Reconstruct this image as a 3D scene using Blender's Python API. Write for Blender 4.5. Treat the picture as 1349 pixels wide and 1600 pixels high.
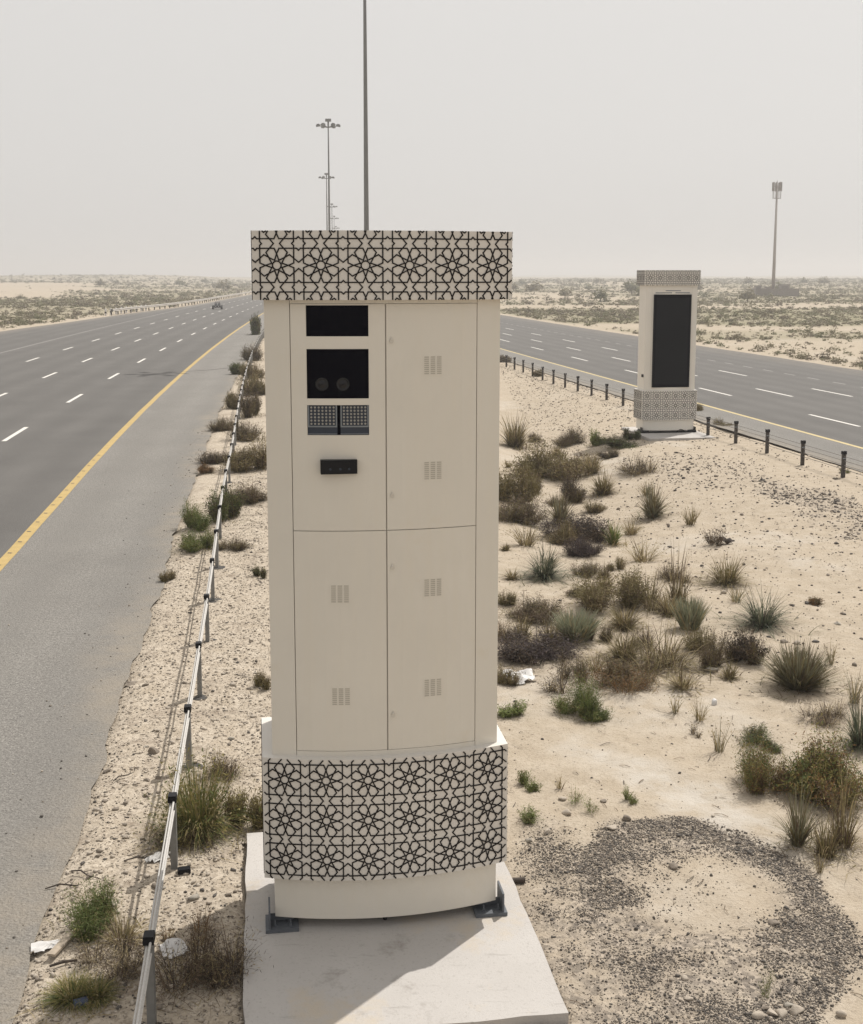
import bpy, math, random
import numpy as np
from mathutils import Vector, Matrix

for o in list(bpy.data.objects):
    bpy.data.objects.remove(o)
S = bpy.context.scene
COL = S.collection

# ---------------------------------------------------------------- camera, sky, sun, exposure
cam = bpy.data.cameras.new('camera'); co = bpy.data.objects.new('camera', cam); COL.objects.link(co)
co.location = (0, 0, 5.6); co.rotation_euler = (math.radians(90 - 8.058), 0, 0)
cam.sensor_fit = 'VERTICAL'; cam.sensor_height = 24; cam.lens = 28.5; cam.shift_y = -.0625
cam.clip_start = .1; cam.clip_end = 12000
S.camera = co

SUN_AZ, SUN_EL = math.radians(38), math.radians(55.5)      # azimuth measured from +Y towards +X
W = bpy.data.worlds.new('World'); S.world = W; W.use_nodes = True
nt = W.node_tree; nt.nodes.clear()
sky = nt.nodes.new('ShaderNodeTexSky'); sky.sky_type = 'NISHITA'; sky.sun_disc = False
sky.sun_elevation = SUN_EL; sky.sun_rotation = SUN_AZ; sky.dust_density = 6; sky.air_density = 1.2; sky.ozone_density = 1
hs = nt.nodes.new('ShaderNodeHueSaturation'); hs.inputs['Saturation'].default_value = .18
mx = nt.nodes.new('ShaderNodeMix'); mx.data_type = 'RGBA'; mx.inputs['Factor'].default_value = .82
mx.inputs['B'].default_value = (7.35, 7.15, 6.92, 1)         # dusty veil
bg = nt.nodes.new('ShaderNodeBackground'); bg.inputs['Strength'].default_value = .10
out = nt.nodes.new('ShaderNodeOutputWorld')
L = nt.links.new
L(sky.outputs['Color'], hs.inputs['Color']); L(hs.outputs['Color'], mx.inputs['A']); L(mx.outputs['Result'], bg.inputs['Color']); L(bg.outputs[0], out.inputs['Surface'])
sl = bpy.data.lights.new('sun', 'SUN'); sl.energy = 3.9; sl.angle = math.radians(.55); sl.color = (1, .96, .90)
so = bpy.data.objects.new('sun', sl); COL.objects.link(so)
so.rotation_euler = Vector((-math.sin(SUN_AZ) * math.cos(SUN_EL), -math.cos(SUN_AZ) * math.cos(SUN_EL), -math.sin(SUN_EL))).to_track_quat('-Z', 'Y').to_euler()
so.location = (30, 40, 60)
S.view_settings.view_transform = 'Standard'; S.view_settings.look = 'None'
S.view_settings.gamma = 1; S.view_settings.exposure = 0.10
try: S.view_settings.use_curve_mapping = False
except Exception: pass
S.cycles.use_denoising = True; S.cycles.max_bounces = 6; S.cycles.diffuse_bounces = 3; S.cycles.transparent_max_bounces = 12

# ---------------------------------------------------------------- terrain and road layout
def _h(ix, iy, seed):
    n = (ix.astype(np.int64) * 374761393 + iy.astype(np.int64) * 668265263 + int(seed) * 1442695041 % 4294967296) & 0xFFFFFFFF
    n = ((n ^ (n >> 13)) * 1274126177) & 0xFFFFFFFF
    n = ((n ^ (n >> 16)) * 2246822519) & 0xFFFFFFFF
    return ((n ^ (n >> 15)) & 0xFFFFFF) / float(0xFFFFFF)
def vnoise(x, y, seed=0):
    x = np.asarray(x, float); y = np.asarray(y, float)
    ix = np.floor(x); iy = np.floor(y); fx = x - ix; fy = y - iy
    fx = fx * fx * (3 - 2 * fx); fy = fy * fy * (3 - 2 * fy)
    a = _h(ix, iy, seed); b = _h(ix + 1, iy, seed); c = _h(ix, iy + 1, seed); d = _h(ix + 1, iy + 1, seed)
    return (a * (1 - fx) + b * fx) * (1 - fy) + (c * (1 - fx) + d * fx) * fy
def fbm(x, y, size, seed=0, octv=3):
    s = 0; amp = 1; tot = 0; f = 1.0 / size
    for k in range(octv):
        s = s + amp * (vnoise(np.asarray(x) * f + 17.3 * k, np.asarray(y) * f - 9.1 * k, seed + k) - .5); tot += amp; amp *= .5; f *= 2.03
    return s / tot * 2
def sstep(a, b, x):
    t = np.clip((np.asarray(x, float) - a) / (b - a), 0, 1); return t * t * (3 - 2 * t)
def _pchip(X, Yv):
    X = np.array(X, float); Yv = np.array(Yv, float)
    m = np.gradient(Yv, X)
    def f(q):
        q = np.asarray(q, float); i = np.clip(np.searchsorted(X, q) - 1, 0, len(X) - 2)
        h = X[i + 1] - X[i]; t = (q - X[i]) / h
        r = (2*t**3-3*t**2+1)*Yv[i] + (t**3-2*t**2+t)*h*m[i] + (-2*t**3+3*t**2)*Yv[i+1] + (t**3-t**2)*h*m[i+1]
        r = np.where(q < X[0], Yv[0] + m[0] * (q - X[0]), r)
        return np.where(q > X[-1], Yv[-1] + m[-1] * (q - X[-1]), r)
    return f
yellow_l = _pchip([-20, 0, 23.1, 41.9, 77.3, 108.8, 163.6, 272, 385, 700], [-2.6, -5.3, -8.42, -11.0, -15.2, -18.5, -23.6, -32.5, -40.5, -62])   # west carriageway, inner line
yellow_r = _pchip([-20, 0, 39.4, 53.7, 95.5, 140, 240, 700], [24.0, 20.5, 14.13, 11.8, 5.2, -1.6, -15, -46])                        # east carriageway, inner line
edge_off = _pchip([-20, 100, 124, 150, 180, 221, 300, 349, 700], [-24, -24, -23.8, -22, -20.3, -17.0, -15.6, -15.4, -15.4])
def in_road(x, y):
    a = np.minimum(x - (yellow_l(y) + edge_off(y)), yellow_l(y) + 3.27 - x)
    b = np.minimum(x - (yellow_r(y) - 2.45), yellow_r(y) + 17.0 - x)
    return np.maximum(a, b)
KA = math.radians(8.2); KO = (-.385, 9.84); KO2 = (8.62, 43.95)
def in_pad(x, y):
    best = -9.0
    for ox, oy in (KO, KO2):
        u = (x - ox) * math.cos(KA) + (y - oy) * math.sin(KA); v = -(x - ox) * math.sin(KA) + (y - oy) * math.cos(KA)
        best = np.maximum(best, np.minimum(1.21 - np.abs(u), np.minimum(v + 1.55, 1.81 - v)))
    return best
def zf(x, y):
    x = np.asarray(x, float); y = np.asarray(y, float)
    r = np.hypot(x, y)
    near = 1 - sstep(90, 200, r)
    z = near * (.05 * fbm(x, y, 3.5, 3) + .035 * fbm(x, y, .9, 11) + .022 * fbm(x, y, .28, 23, 2))
    z = z + .02
    z = z - .55 * np.exp(-((x - 3.7) / 2.4) ** 2) * sstep(20, 32, y) * (1 - sstep(52, 75, y))
    z = z - .17 * np.exp(-((x - 8.6) ** 2 + (y - 44.0) ** 2) / 12.0)
    d = in_road(x, y)
    z = z + sstep(200, 1400, r) * (5.0 * fbm(x, y, 420, 41) + 3.5) * sstep(20, 150, -d) + sstep(60, 160, r) * .5 * fbm(x, y, 22, 77) * sstep(6, 40, -d)
    t = sstep(-.30, .38, d)
    z = z * (1 - t) - .12 * t
    far = sstep(55, 80, r) * sstep(-6, -1, d)
    z = z * (1 - far) + np.minimum(z, -.03) * far
    t = sstep(-.03, .06, in_pad(x, y))
    return z * (1 - t) + np.minimum(z, -.14) * t


# ---------------------------------------------------------------- helpers
rnd = random.Random(5)
rng = np.random.default_rng(12)

def tag(o, label=None, cat=None, group=None, kind=None):
    if label: o['label'] = label
    if cat: o['category'] = cat
    if group: o['group'] = group
    if kind: o['kind'] = kind
    return o
def empty(name, loc, rz=0, **k):
    o = bpy.data.objects.new(name, None); COL.objects.link(o); o.location = loc; o.rotation_euler = (0, 0, rz); o.empty_display_size = .2
    return tag(o, **k)
def link(name, me, parent=None, loc=(0, 0, 0), rz=0, **k):
    o = bpy.data.objects.new(name, me); COL.objects.link(o); o.location = loc; o.rotation_euler = (0, 0, rz)
    if parent: o.parent = parent
    return tag(o, **k)
def fast_mesh(name, V, F, mats, mi=None, smooth=False):
    V = np.asarray(V, np.float32); F = np.asarray(F, np.int32); k = F.shape[1]
    me = bpy.data.meshes.new(name)
    me.vertices.add(len(V)); me.vertices.foreach_set('co', V.ravel())
    me.loops.add(F.size); me.loops.foreach_set('vertex_index', F.ravel())
    me.polygons.add(len(F)); me.polygons.foreach_set('loop_start', np.arange(0, F.size, k, dtype=np.int32)); me.polygons.foreach_set('loop_total', np.full(len(F), k, np.int32))
    if mi is not None: me.polygons.foreach_set('material_index', np.asarray(mi, np.int32))
    if smooth: me.polygons.foreach_set('use_smooth', np.ones(len(F), bool))
    for m in (mats if isinstance(mats, (list, tuple)) else [mats]): me.materials.append(m)
    me.update(calc_edges=True)
    return me
class MB:
    """collects faces of one mesh"""
    def __init__(s): s.v = []; s.f = []; s.m = []
    def add(s, vs, fs, mi=0):
        b = len(s.v); s.v += [tuple(v) for v in vs]; s.f += [tuple(i + b for i in f) for f in fs]; s.m += [mi] * len(fs)
    def box(s, x0, x1, y0, y1, z0, z1, mi=0, M=None):
        vs = [Vector((x, y, z)) for z in (z0, z1) for x, y in ((x0, y0), (x1, y0), (x1, y1), (x0, y1))]
        if M: vs = [M @ v for v in vs]
        s.add(vs, [(3, 2, 1, 0), (4, 5, 6, 7), (0, 1, 5, 4), (1, 2, 6, 5), (2, 3, 7, 6), (3, 0, 4, 7)], mi)
    def tube(s, pts, r, n=8, mi=0, cap=True):
        pts = [Vector(p) for p in pts]; rs = r if isinstance(r, (list, tuple)) else [r] * len(pts); rings = []
        for i, p in enumerate(pts):
            t = (pts[min(i + 1, len(pts) - 1)] - pts[max(i - 1, 0)]).normalized()
            a = Vector((0, 0, 1)) if abs(t.z) < .9 else Vector((1, 0, 0))
            u = t.cross(a).normalized(); w = t.cross(u).normalized()
            rings.append([p + (u * math.cos(2 * math.pi * k / n) + w * math.sin(2 * math.pi * k / n)) * rs[i] for k in range(n)])
        vs = [v for q in rings for v in q]; fs = []
        for i in range(len(pts) - 1):
            for k in range(n): fs.append((i * n + k, i * n + (k + 1) % n, (i + 1) * n + (k + 1) % n, (i + 1) * n + k))
        if cap: fs.append(tuple(range(n))[::-1]); fs.append(tuple((len(pts) - 1) * n + k for k in range(n)))
        s.add(vs, fs, mi)
    def prism(s, poly, z0, z1, mi=0):
        n = len(poly); vs = [(x, y, z0) for x, y in poly] + [(x, y, z1) for x, y in poly]
        s.add(vs, [tuple(range(n))[::-1], tuple(range(n, 2 * n))] + [(i, (i + 1) % n, n + (i + 1) % n, n + i) for i in range(n)], mi)
    def mesh(s, name, mats, smooth=False):
        me = bpy.data.meshes.new(name); me.from_pydata(s.v, [], s.f)
        for m in (mats if isinstance(mats, (list, tuple)) else [mats]): me.materials.append(m)
        me.polygons.foreach_set('material_index', np.array(s.m, np.int32))
        if smooth: me.polygons.foreach_set('use_smooth', np.ones(len(s.f), bool))
        me.update(); return me
    def build(s, name, mats, parent=None, smooth=False, **k):
        return link(name, s.mesh(name, mats, smooth), parent, **k)

def new_mat(name):
    m = bpy.data.materials.new(name); m.use_nodes = True
    n = m.node_tree; b = n.nodes['Principled BSDF']; return m, n, b
def N(n, t, **k):
    q = n.nodes.new(t)
    for a, v in k.items():
        if a.startswith('i_'): q.inputs[a[2:].replace('_', ' ')].default_value = v
        else: setattr(q, a, v)
    return q
def noise(n, vec, scale, detail=3, rough=.55):
    q = N(n, 'ShaderNodeTexNoise', i_Scale=scale, i_Detail=detail, i_Roughness=rough); n.links.new(vec, q.inputs['Vector']); return q.outputs['Fac']
def ramp(n, fac, a, b, ca=(0, 0, 0, 1), cb=(1, 1, 1, 1)):
    q = N(n, 'ShaderNodeValToRGB'); q.color_ramp.elements[0].position = a; q.color_ramp.elements[1].position = b
    q.color_ramp.elements[0].color = ca; q.color_ramp.elements[1].color = cb; n.links.new(fac, q.inputs[0]); return q.outputs[0]
def mixc(n, fac, a, b, mode='MIX'):
    q = N(n, 'ShaderNodeMix', data_type='RGBA', blend_type=mode)
    for s, v in (('Factor', fac), ('A', a), ('B', b)):
        i = q.inputs[s] if s != 'Factor' else q.inputs[0]
        if s == 'A': i = q.inputs[6]
        if s == 'B': i = q.inputs[7]
        if hasattr(v, 'is_linked'): n.links.new(v, i)
        else: i.default_value = v if not isinstance(v, tuple) else (v + (1,) if len(v) == 3 else v)
    return q.outputs[2]
def pmat(name, col, rough=.7, var=.12, scale=6, bump=0, bscale=80, metal=0, spec=.5, col2=None, fine=0):
    m, n, b = new_mat(name)
    g = N(n, 'ShaderNodeNewGeometry').outputs['Position']
    c2 = col2 or tuple(max(0, c * (1 - 2 * var)) for c in col)
    c = mixc(n, ramp(n, noise(n, g, scale, 5), .3, .7), col, c2)
    if fine:
        c = mixc(n, ramp(n, noise(n, g, scale * 18, 3), .45, .75), c, tuple(x * (1 - fine) for x in col))
    n.links.new(c, b.inputs['Base Color'])
    b.inputs['Roughness'].default_value = rough; b.inputs['Metallic'].default_value = metal; b.inputs['Specular IOR Level'].default_value = spec
    if bump:
        bp = N(n, 'ShaderNodeBump', i_Strength=bump, i_Distance=.01); n.links.new(noise(n, g, bscale, 4), bp.inputs['Height']); n.links.new(bp.outputs[0], b.inputs['Normal'])
    return m

# ---------------------------------------------------------------- materials
def paint(name, col):
    m, n, b = new_mat(name); g = N(n, 'ShaderNodeNewGeometry').outputs['Position']
    mp = N(n, 'ShaderNodeMapping'); mp.inputs['Scale'].default_value = (9, 9, .55); n.links.new(g, mp.inputs['Vector'])
    c = mixc(n, ramp(n, noise(n, g, 1.1, 5, .6), .3, .72), col, tuple(x * .93 for x in col))
    c = mixc(n, ramp(n, noise(n, mp.outputs[0], 1.0, 5, .6), .48, .80), c, tuple(x * k for x, k in zip(col, (.965, .955, .935))))
    c = mixc(n, ramp(n, noise(n, g, 2.3, 7, .7), .60, .75), c, tuple(x * k for x, k in zip(col, (.95, .93, .89))))
    n.links.new(c, b.inputs['Base Color']); b.inputs['Roughness'].default_value = .42; b.inputs['Specular IOR Level'].default_value = .4
    bp = N(n, 'ShaderNodeBump', i_Strength=.25, i_Distance=.01); n.links.new(noise(n, g, 2.2, 2), bp.inputs['Height']); n.links.new(bp.outputs[0], b.inputs['Normal'])
    return m
M_cream = paint('cream_paint', (.69, .65, .575))
M_panel = paint('band_panel_paint', (.66, .625, .575))
M_cream_hazed = paint('haze_lightened_cream', (.74, .705, .64))  # far kiosk: cream lightened to stand in for haze and light on it
M_panel_hazed = paint('haze_lightened_band', (.73, .70, .65))  # band paint lightened likewise, the haze put into its colour
M_lattice = pmat('lattice_paint', (.015, .012, .011), .6, .1, 8, spec=.2)
M_black = pmat('black_plastic', (.008, .008, .010), .5, .1, 10, spec=.2)
M_glassblack = pmat('dark_glass', (.0022, .0022, .0055), .10, .0, 3, spec=.03)
M_screen = pmat('screen_glass', (.0055, .006, .0085), .3, .05, 2, spec=.06)
M_led = pmat('lens_grey', (.30, .29, .27), .35, .05, 9)
M_ledframe = pmat('lamp_frame_grey', (.20, .22, .24), .45, .05, 9)
M_navy = pmat('lamp_body_navy', (.02, .03, .05), .4, .05, 9)
M_lens = pmat('camera_lens', (.011, .011, .013), .15, .05, 9, spec=.3)
M_steel = pmat('galvanised_steel', (.22, .22, .215), .5, .12, 14, metal=.35)
M_bracket = pmat('painted_steel_grey', (.10, .11, .125), .55, .12, 14)
M_darkpost = pmat('dark_steel_backlit_posts', (.055, .045, .038), .7, .15, 12)  # far barrier posts: their backlit shade is put into this dark colour
M_cable = pmat('galvanised_cable', (.56, .54, .51), .75, .12, 60)
M_cable_d = pmat('dusty_cable', (.22, .20, .18), .6, .12, 40)
def concrete():
    m, n, b = new_mat('pad_concrete'); g = N(n, 'ShaderNodeNewGeometry').outputs['Position']
    c = mixc(n, ramp(n, noise(n, g, 1.3, 6, .6), .3, .7), (.475, .450, .425), (.425, .40, .375))
    c = mixc(n, ramp(n, noise(n, g, 2.4, 7, .7), .57, .70), c, (.31, .285, .26))
    mp = N(n, 'ShaderNodeMapping'); mp.inputs['Scale'].default_value = (1.2, 7, 1); mp.inputs['Rotation'].default_value = (0, 0, -.5); n.links.new(g, mp.inputs['Vector'])
    c = mixc(n, ramp(n, noise(n, mp.outputs[0], 1.6, 6, .65), .62, .78), c, (.26, .24, .22))
    c = mixc(n, ramp(n, noise(n, g, 45, 3), .58, .74), c, (.365, .34, .315))
    c = mixc(n, ramp(n, noise(n, g, .8, 7, .72), .56, .66), c, (.47, .415, .345))
    n.links.new(c, b.inputs['Base Color']); b.inputs['Roughness'].default_value = .9; b.inputs['Specular IOR Level'].default_value = .25
    bp = N(n, 'ShaderNodeBump', i_Strength=.35, i_Distance=.01); n.links.new(noise(n, g, 50, 5), bp.inputs['Height']); n.links.new(bp.outputs[0], b.inputs['Normal'])
    return m
M_concrete = concrete()
M_pole = pmat('mast_grey', (.17, .17, .165), .55, .08, 2)
M_tower = pmat('tower_paint', (.34, .30, .28), .6, .06, 1)
M_white = pmat('white_plastic', (.60, .58, .56), .5, .05, 20)
M_wood = pmat('weathered_wood', (.42, .35, .27), .85, .15, 25)
M_stick = pmat('dark_wood', (.06, .045, .035), .85, .15, 25)
M_blue = pmat('faded_blue_can', (.05, .07, .13), .4, .15, 30)
M_stoneA = pmat('pale_stone', (.44, .38, .31), .9, .14, 20, .3, 90)
M_stoneB = pmat('brown_stone', (.24, .20, .16), .9, .16, 20, .3, 90)
M_stoneC = pmat('dark_gravel', (.105, .092, .080), .9, .18, 20)
M_stoneD = pmat('grey_concrete_lump', (.31, .28, .235), .9, .1, 20, .3, 90)
M_yellow = pmat('yellow_road_paint', (.47, .335, .125), .8, .10, 3, .2, 60, fine=.22)
M_yellow_r = pmat('pale_yellow_road_paint', (.55, .44, .22), .8, .10, 3, fine=.15)
M_whitepaint = pmat('white_road_paint', (.68, .65, .60), .8, .06, 2, fine=.15)
M_whiteworn = pmat('worn_white_road_paint', (.34, .32, .30), .8, .12, 1.2, fine=.2)
M_rail = pmat('rail_steel', (.50, .46, .41), .5, .08, 1.5, metal=.1)
M_fence = pmat('fence_grey', (.25, .22, .20), .7, .1, 2)

def vegmat(name, col, tr=.22):
    m, n, b = new_mat(name)
    g = N(n, 'ShaderNodeNewGeometry').outputs['Position']
    c = mixc(n, ramp(n, noise(n, g, 9, 3), .3, .72), col, tuple(x * .62 for x in col))
    n.links.new(c, b.inputs['Base Color']); b.inputs['Roughness'].default_value = .75; b.inputs['Specular IOR Level'].default_value = .2
    t = N(n, 'ShaderNodeBsdfTranslucent'); n.links.new(c, t.inputs['Color'])
    ms = N(n, 'ShaderNodeMixShader'); ms.inputs[0].default_value = tr
    n.links.new(b.outputs[0], ms.inputs[1]); n.links.new(t.outputs[0], ms.inputs[2]); n.links.new(ms.outputs[0], n.nodes['Material Output'].inputs['Surface'])
    return m
V_olive = vegmat('leaf_olive', (0.220, 0.184, 0.086)); V_green = vegmat('leaf_green', (0.125, 0.155, 0.053)); V_bright = vegmat('leaf_bright', (0.238, 0.279, 0.089))
V_grey = vegmat('leaf_grey_green', (0.256, 0.244, 0.160)); V_straw = vegmat('leaf_straw', (0.427, 0.345, 0.196)); V_brown = vegmat('twig_brown', (0.160, 0.116, 0.078))
V_dark = vegmat('twig_dark', (0.074, 0.059, 0.048)); V_purple = vegmat('twig_purple', (0.083, 0.062, 0.062)); V_rust = vegmat('leaf_rust', (0.261, 0.149, 0.066))
V_pale = vegmat('leaf_pale', (0.309, 0.327, 0.220)); V_blue = vegmat('leaf_blue_green', (0.125, 0.149, 0.097)); V_yel = vegmat('leaf_yellow_green', (0.309, 0.267, 0.101))
V_far = vegmat('scrub_far_olive', (.285, .250, .165)); V_far2 = vegmat('scrub_far_green', (.235, .225, .130)); V_far3 = vegmat('scrub_far_brown', (.245, .205, .150))

# asphalt
def asphalt(name, base, rough_=0):
    m, n, b = new_mat(name)
    g = N(n, 'ShaderNodeNewGeometry').outputs['Position']
    st = N(n, 'ShaderNodeMapping'); st.inputs['Scale'].default_value = (.9, .045, 1); st.inputs['Rotation'].default_value = (0, 0, math.radians(-8)); n.links.new(g, st.inputs['Vector'])
    c = mixc(n, ramp(n, noise(n, st.outputs[0], 1.0, 4), .3, .7), base, tuple(x * .80 for x in base))
    c = mixc(n, ramp(n, noise(n, g, .35, 4), .35, .75), c, tuple(x * 1.12 for x in base))
    c = mixc(n, ramp(n, noise(n, g, 48, 3), .46, .70), c, tuple(x * (.42 if rough_ else .6) for x in base))
    c = mixc(n, ramp(n, noise(n, g, 31, 3), .55, .70), c, tuple(min(1, x * 1.35) for x in base))
    if rough_: c = mixc(n, ramp(n, noise(n, g, 16, 4, .7), .50, .64), c, tuple(x * .62 for x in base))
    ac = N(n, 'ShaderNodeAttribute', attribute_name='across'); wv = N(n, 'ShaderNodeMath', operation='SINE'); n.links.new(ac.outputs['Fac'], wv.inputs[0])
    wf = N(n, 'ShaderNodeMath', operation='MULTIPLY_ADD', use_clamp=True); n.links.new(wv.outputs[0], wf.inputs[0]); wf.inputs[1].default_value = .22; wf.inputs[2].default_value = .22
    c = mixc(n, wf.outputs[0], c, tuple(x * .70 for x in base))
    vn = N(n, 'ShaderNodeTexVoronoi', feature='DISTANCE_TO_EDGE', i_Scale=.32); wn = mixc(n, .35, g, N(n, 'ShaderNodeTexNoise', i_Scale=.9, i_Detail=5.).outputs['Color'], 'ADD'); n.links.new(wn, vn.inputs['Vector'])
    c = mixc(n, ramp(n, vn.outputs['Distance'], .002, .006, (.16, .16, .16, 1), (0, 0, 0, 1)), c, tuple(x * .45 for x in base))
    d = N(n, 'ShaderNodeAttribute', attribute_name='dust')
    dn = N(n, 'ShaderNodeMath', operation='MULTIPLY'); n.links.new(d.outputs['Fac'], dn.inputs[0]); n.links.new(ramp(n, noise(n, g, 1.7, 6, .65), .28, .62), dn.inputs[1])
    c = mixc(n, dn.outputs[0], c, (.29, .25, .20))
    n.links.new(c, b.inputs['Base Color']); b.inputs['Roughness'].default_value = .9; b.inputs['Specular IOR Level'].default_value = .25
    bp = N(n, 'ShaderNodeBump', i_Strength=1.0, i_Distance=(.03 if rough_ else .012)); n.links.new(noise(n, g, 32 if rough_ else 45, 4), bp.inputs['Height']); n.links.new(bp.outputs[0], b.inputs['Normal'])
    return m
M_asph_l = asphalt('asphalt_west', (.132, .125, .117)); M_asph_r = asphalt('asphalt_east', (.138, .131, .123)); M_asph_s = asphalt('asphalt_shoulder', (.250, .236, .216), 1)

# sand
def sand():
    m, n, b = new_mat('desert_sand')
    g = N(n, 'ShaderNodeNewGeometry').outputs['Position']
    at = lambda a: N(n, 'ShaderNodeAttribute', attribute_name=a).outputs['Fac']
    base = (.425, .358, .276)
    c = mixc(n, ramp(n, noise(n, g, .55, 5), .3, .72), base, (.385, .322, .245))
    c = mixc(n, ramp(n, noise(n, g, 3.1, 5), .42, .72), c, (.465, .400, .318))
    c = mixc(n, ramp(n, noise(n, g, 26, 3), .52, .74), c, (.315, .258, .195))
    mul = lambda a, v: (lambda q: (n.links.new(a, q.inputs[0]), n.links.new(v, q.inputs[1]), q.outputs[0])[2])(N(n, 'ShaderNodeMath', operation='MULTIPLY'))
    c = mixc(n, mul(at('crust'), ramp(n, noise(n, g, 2.2, 6, .65), .35, .6)), c, (.50, .455, .395))
    # crushed stone
    vo = N(n, 'ShaderNodeTexVoronoi', i_Scale=24.0); n.links.new(g, vo.inputs['Vector'])
    sp = N(n, 'ShaderNodeSeparateColor'); n.links.new(vo.outputs['Color'], sp.inputs[0])
    cg = ramp(n, sp.outputs[0], .15, .95, (.16, .138, .118, 1), (.44, .375, .305, 1))
    c = mixc(n, mul(at('gravel'), ramp(n, noise(n, g, 4.5, 6, .7), .34, .58)), c, cg)
    cr = ramp(n, sp.outputs[1], .1, .9, (.37, .315, .25, 1), (.56, .49, .40, 1))
    c = mixc(n, mul(at('rubble'), ramp(n, noise(n, g, 3.0, 6, .7), .3, .6)), c, cr)
    c = mixc(n, mul(at('rubble'), ramp(n, noise(n, g, 1.5, 7, .75), .53, .66)), c, (.27, .22, .17))
    # far ground cover (its own colour)
    vg = mul(at('veg'), ramp(n, noise(n, g, .42, 8, .75), .16, .50))
    cv = mixc(n, ramp(n, noise(n, g, .09, 4), .35, .65), (.285, .250, .178), (.225, .208, .130))
    c = mixc(n, vg, c, cv)
    n.links.new(c, b.inputs['Base Color']); b.inputs['Roughness'].default_value = .95; b.inputs['Specular IOR Level'].default_value = .1
    h = N(n, 'ShaderNodeMath', operation='ADD'); n.links.new(noise(n, g, 38, 5, .65), h.inputs[0]); n.links.new(noise(n, g, 7, 4), h.inputs[1])
    bp = N(n, 'ShaderNodeBump', i_Strength=.7, i_Distance=.03); n.links.new(h.outputs[0], bp.inputs['Height']); n.links.new(bp.outputs[0], b.inputs['Normal'])
    return m
M_sand = sand()

# ---------------------------------------------------------------- ground
def axis(lo, hi, fine0, fine1, step, far0, far1, gr):
    a = list(np.arange(fine0, fine1 + 1e-6, step))
    s = step; x = fine1
    while x < hi: s = s * gr; x = x + s; a.append(min(x, hi))
    s = step; x = fine0
    while x > lo: s = s * gr; x = x - s; a.insert(0, max(x, lo))
    return np.array(a)
gx = axis(-3400, 3400, -6.5, 7.5, .055, 0, 0, 1.035)
gy = axis(-300, 3400, 7.8, 17, .06, 0, 0, 1.018)
GX, GY = np.meshgrid(gx, gy)
GZ = zf(GX, GY)
nx, ny = len(gx), len(gy)
idx = np.arange(nx * ny).reshape(ny, nx)
F = np.stack([idx[:-1, :-1], idx[:-1, 1:], idx[1:, 1:], idx[1:, :-1]], -1).reshape(-1, 4)
me = fast_mesh('ground', np.stack([GX, GY, GZ], -1).reshape(-1, 3), F, M_sand, smooth=True)
def gravel_mask(x, y):
    wob = .35 * fbm(x, y, .8, 91)
    e = np.hypot((x - 2.45) / 1.22, (y - 10.15) / 1.95) + wob * .5
    bare = np.hypot((x - 2.50) / .74, (y - 10.35) / .80) + wob * 1.6
    g = (1 - sstep(.92, 1.06, e)) * (.06 + .94 * sstep(.72, 1.30, bare))
    g = np.maximum(g, (1 - sstep(.8, 1.25, np.hypot((x - 1.3) / .7, (y - 9.2) / 2.2) + wob)) * .75)
    g = np.maximum(g, .62 * (1 - sstep(.35, .95, np.abs(x - (9.75 - .11 * (y - 28)) + wob * 3) / 1.0)) * sstep(19, 24, y) * (1 - sstep(31, 36, y)))
    g = np.maximum(g, .22 * (1 - sstep(.5, 1.3, np.hypot((x - 7.9) / 1.8, (y - 35.0) / 3.4) + wob)))
    return g
def rubble_mask(x, y):
    yl = yellow_l(y)
    return sstep(2.9, 3.3, x - yl) * (1 - sstep(4.9, 7.5, x - yl + .8 * fbm(x, y, 1.5, 33))) * (1 - sstep(60, 90, y))
def veg_mask(x, y):
    d = -in_road(x, y); r = np.hypot(x, y)
    n1 = fbm(x, y * .5, 34, 61, 4); n2 = fbm(x, y * .35, 110, 63, 3)
    west = (x < yellow_l(y) - 5)
    yb = y + 16 * fbm(x, y, 45, 66)
    band = .95 * sstep(138, 152, yb) * (1 - sstep(200, 222, yb)) + .55 * sstep(104, 112, yb) * (1 - sstep(122, 132, yb)) + .72 * sstep(225, 250, yb) * sstep(-.45, .05, n2 + .12) + .07
    me_ = band * (.3 + .7 * sstep(-.42, .10, n1 + .12)) * sstep(.8, 2.5, x - (yellow_r(y) + 17))
    mw = (.82 + .28 * n2) * (.45 + .55 * sstep(-.32, .22, n1)) * sstep(1.5, 6, -(x - (yellow_l(y) + edge_off(y))))
    dune = sstep(0, 14, -.262 * y - x + 22 * fbm(x, y, 60, 71)) * sstep(285, 330, y) * (1 - sstep(640, 760, y))
    v = np.where(west, mw, np.where(d > 0, me_, 0)); v = np.maximum(v, .85 * sstep(620, 900, r) * (.6 + .4 * n2)) * np.where(west, 1 - dune, 1)
    v = np.where((x > yellow_l(y)) & (x < yellow_r(y)), 0, v)
    return v * sstep(45, 75, r)
fx_, fy_ = GX.ravel(), GY.ravel()
crust = (1 - sstep(.5, 1.3, np.hypot((fx_ - 2.85 + .62 * (fy_ - 12.4)) / .55, (fy_ - 12.4) / 1.7) + .5 * fbm(fx_, fy_, .8, 44))) + .5 * sstep(.25, .6, fbm(fx_, fy_, 2.6, 55)) * (fx_ > -1)
for nm, val in (('gravel', gravel_mask(fx_, fy_)), ('rubble', rubble_mask(fx_, fy_)), ('veg', veg_mask(fx_, fy_)), ('crust', np.clip(crust, 0, 1))):
    a = me.attributes.new(nm, 'FLOAT', 'POINT'); a.data.foreach_set('value', np.asarray(val, np.float32))
link('ground', me, kind='structure', label='pale desert sand with scattered stones and scrub')

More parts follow.
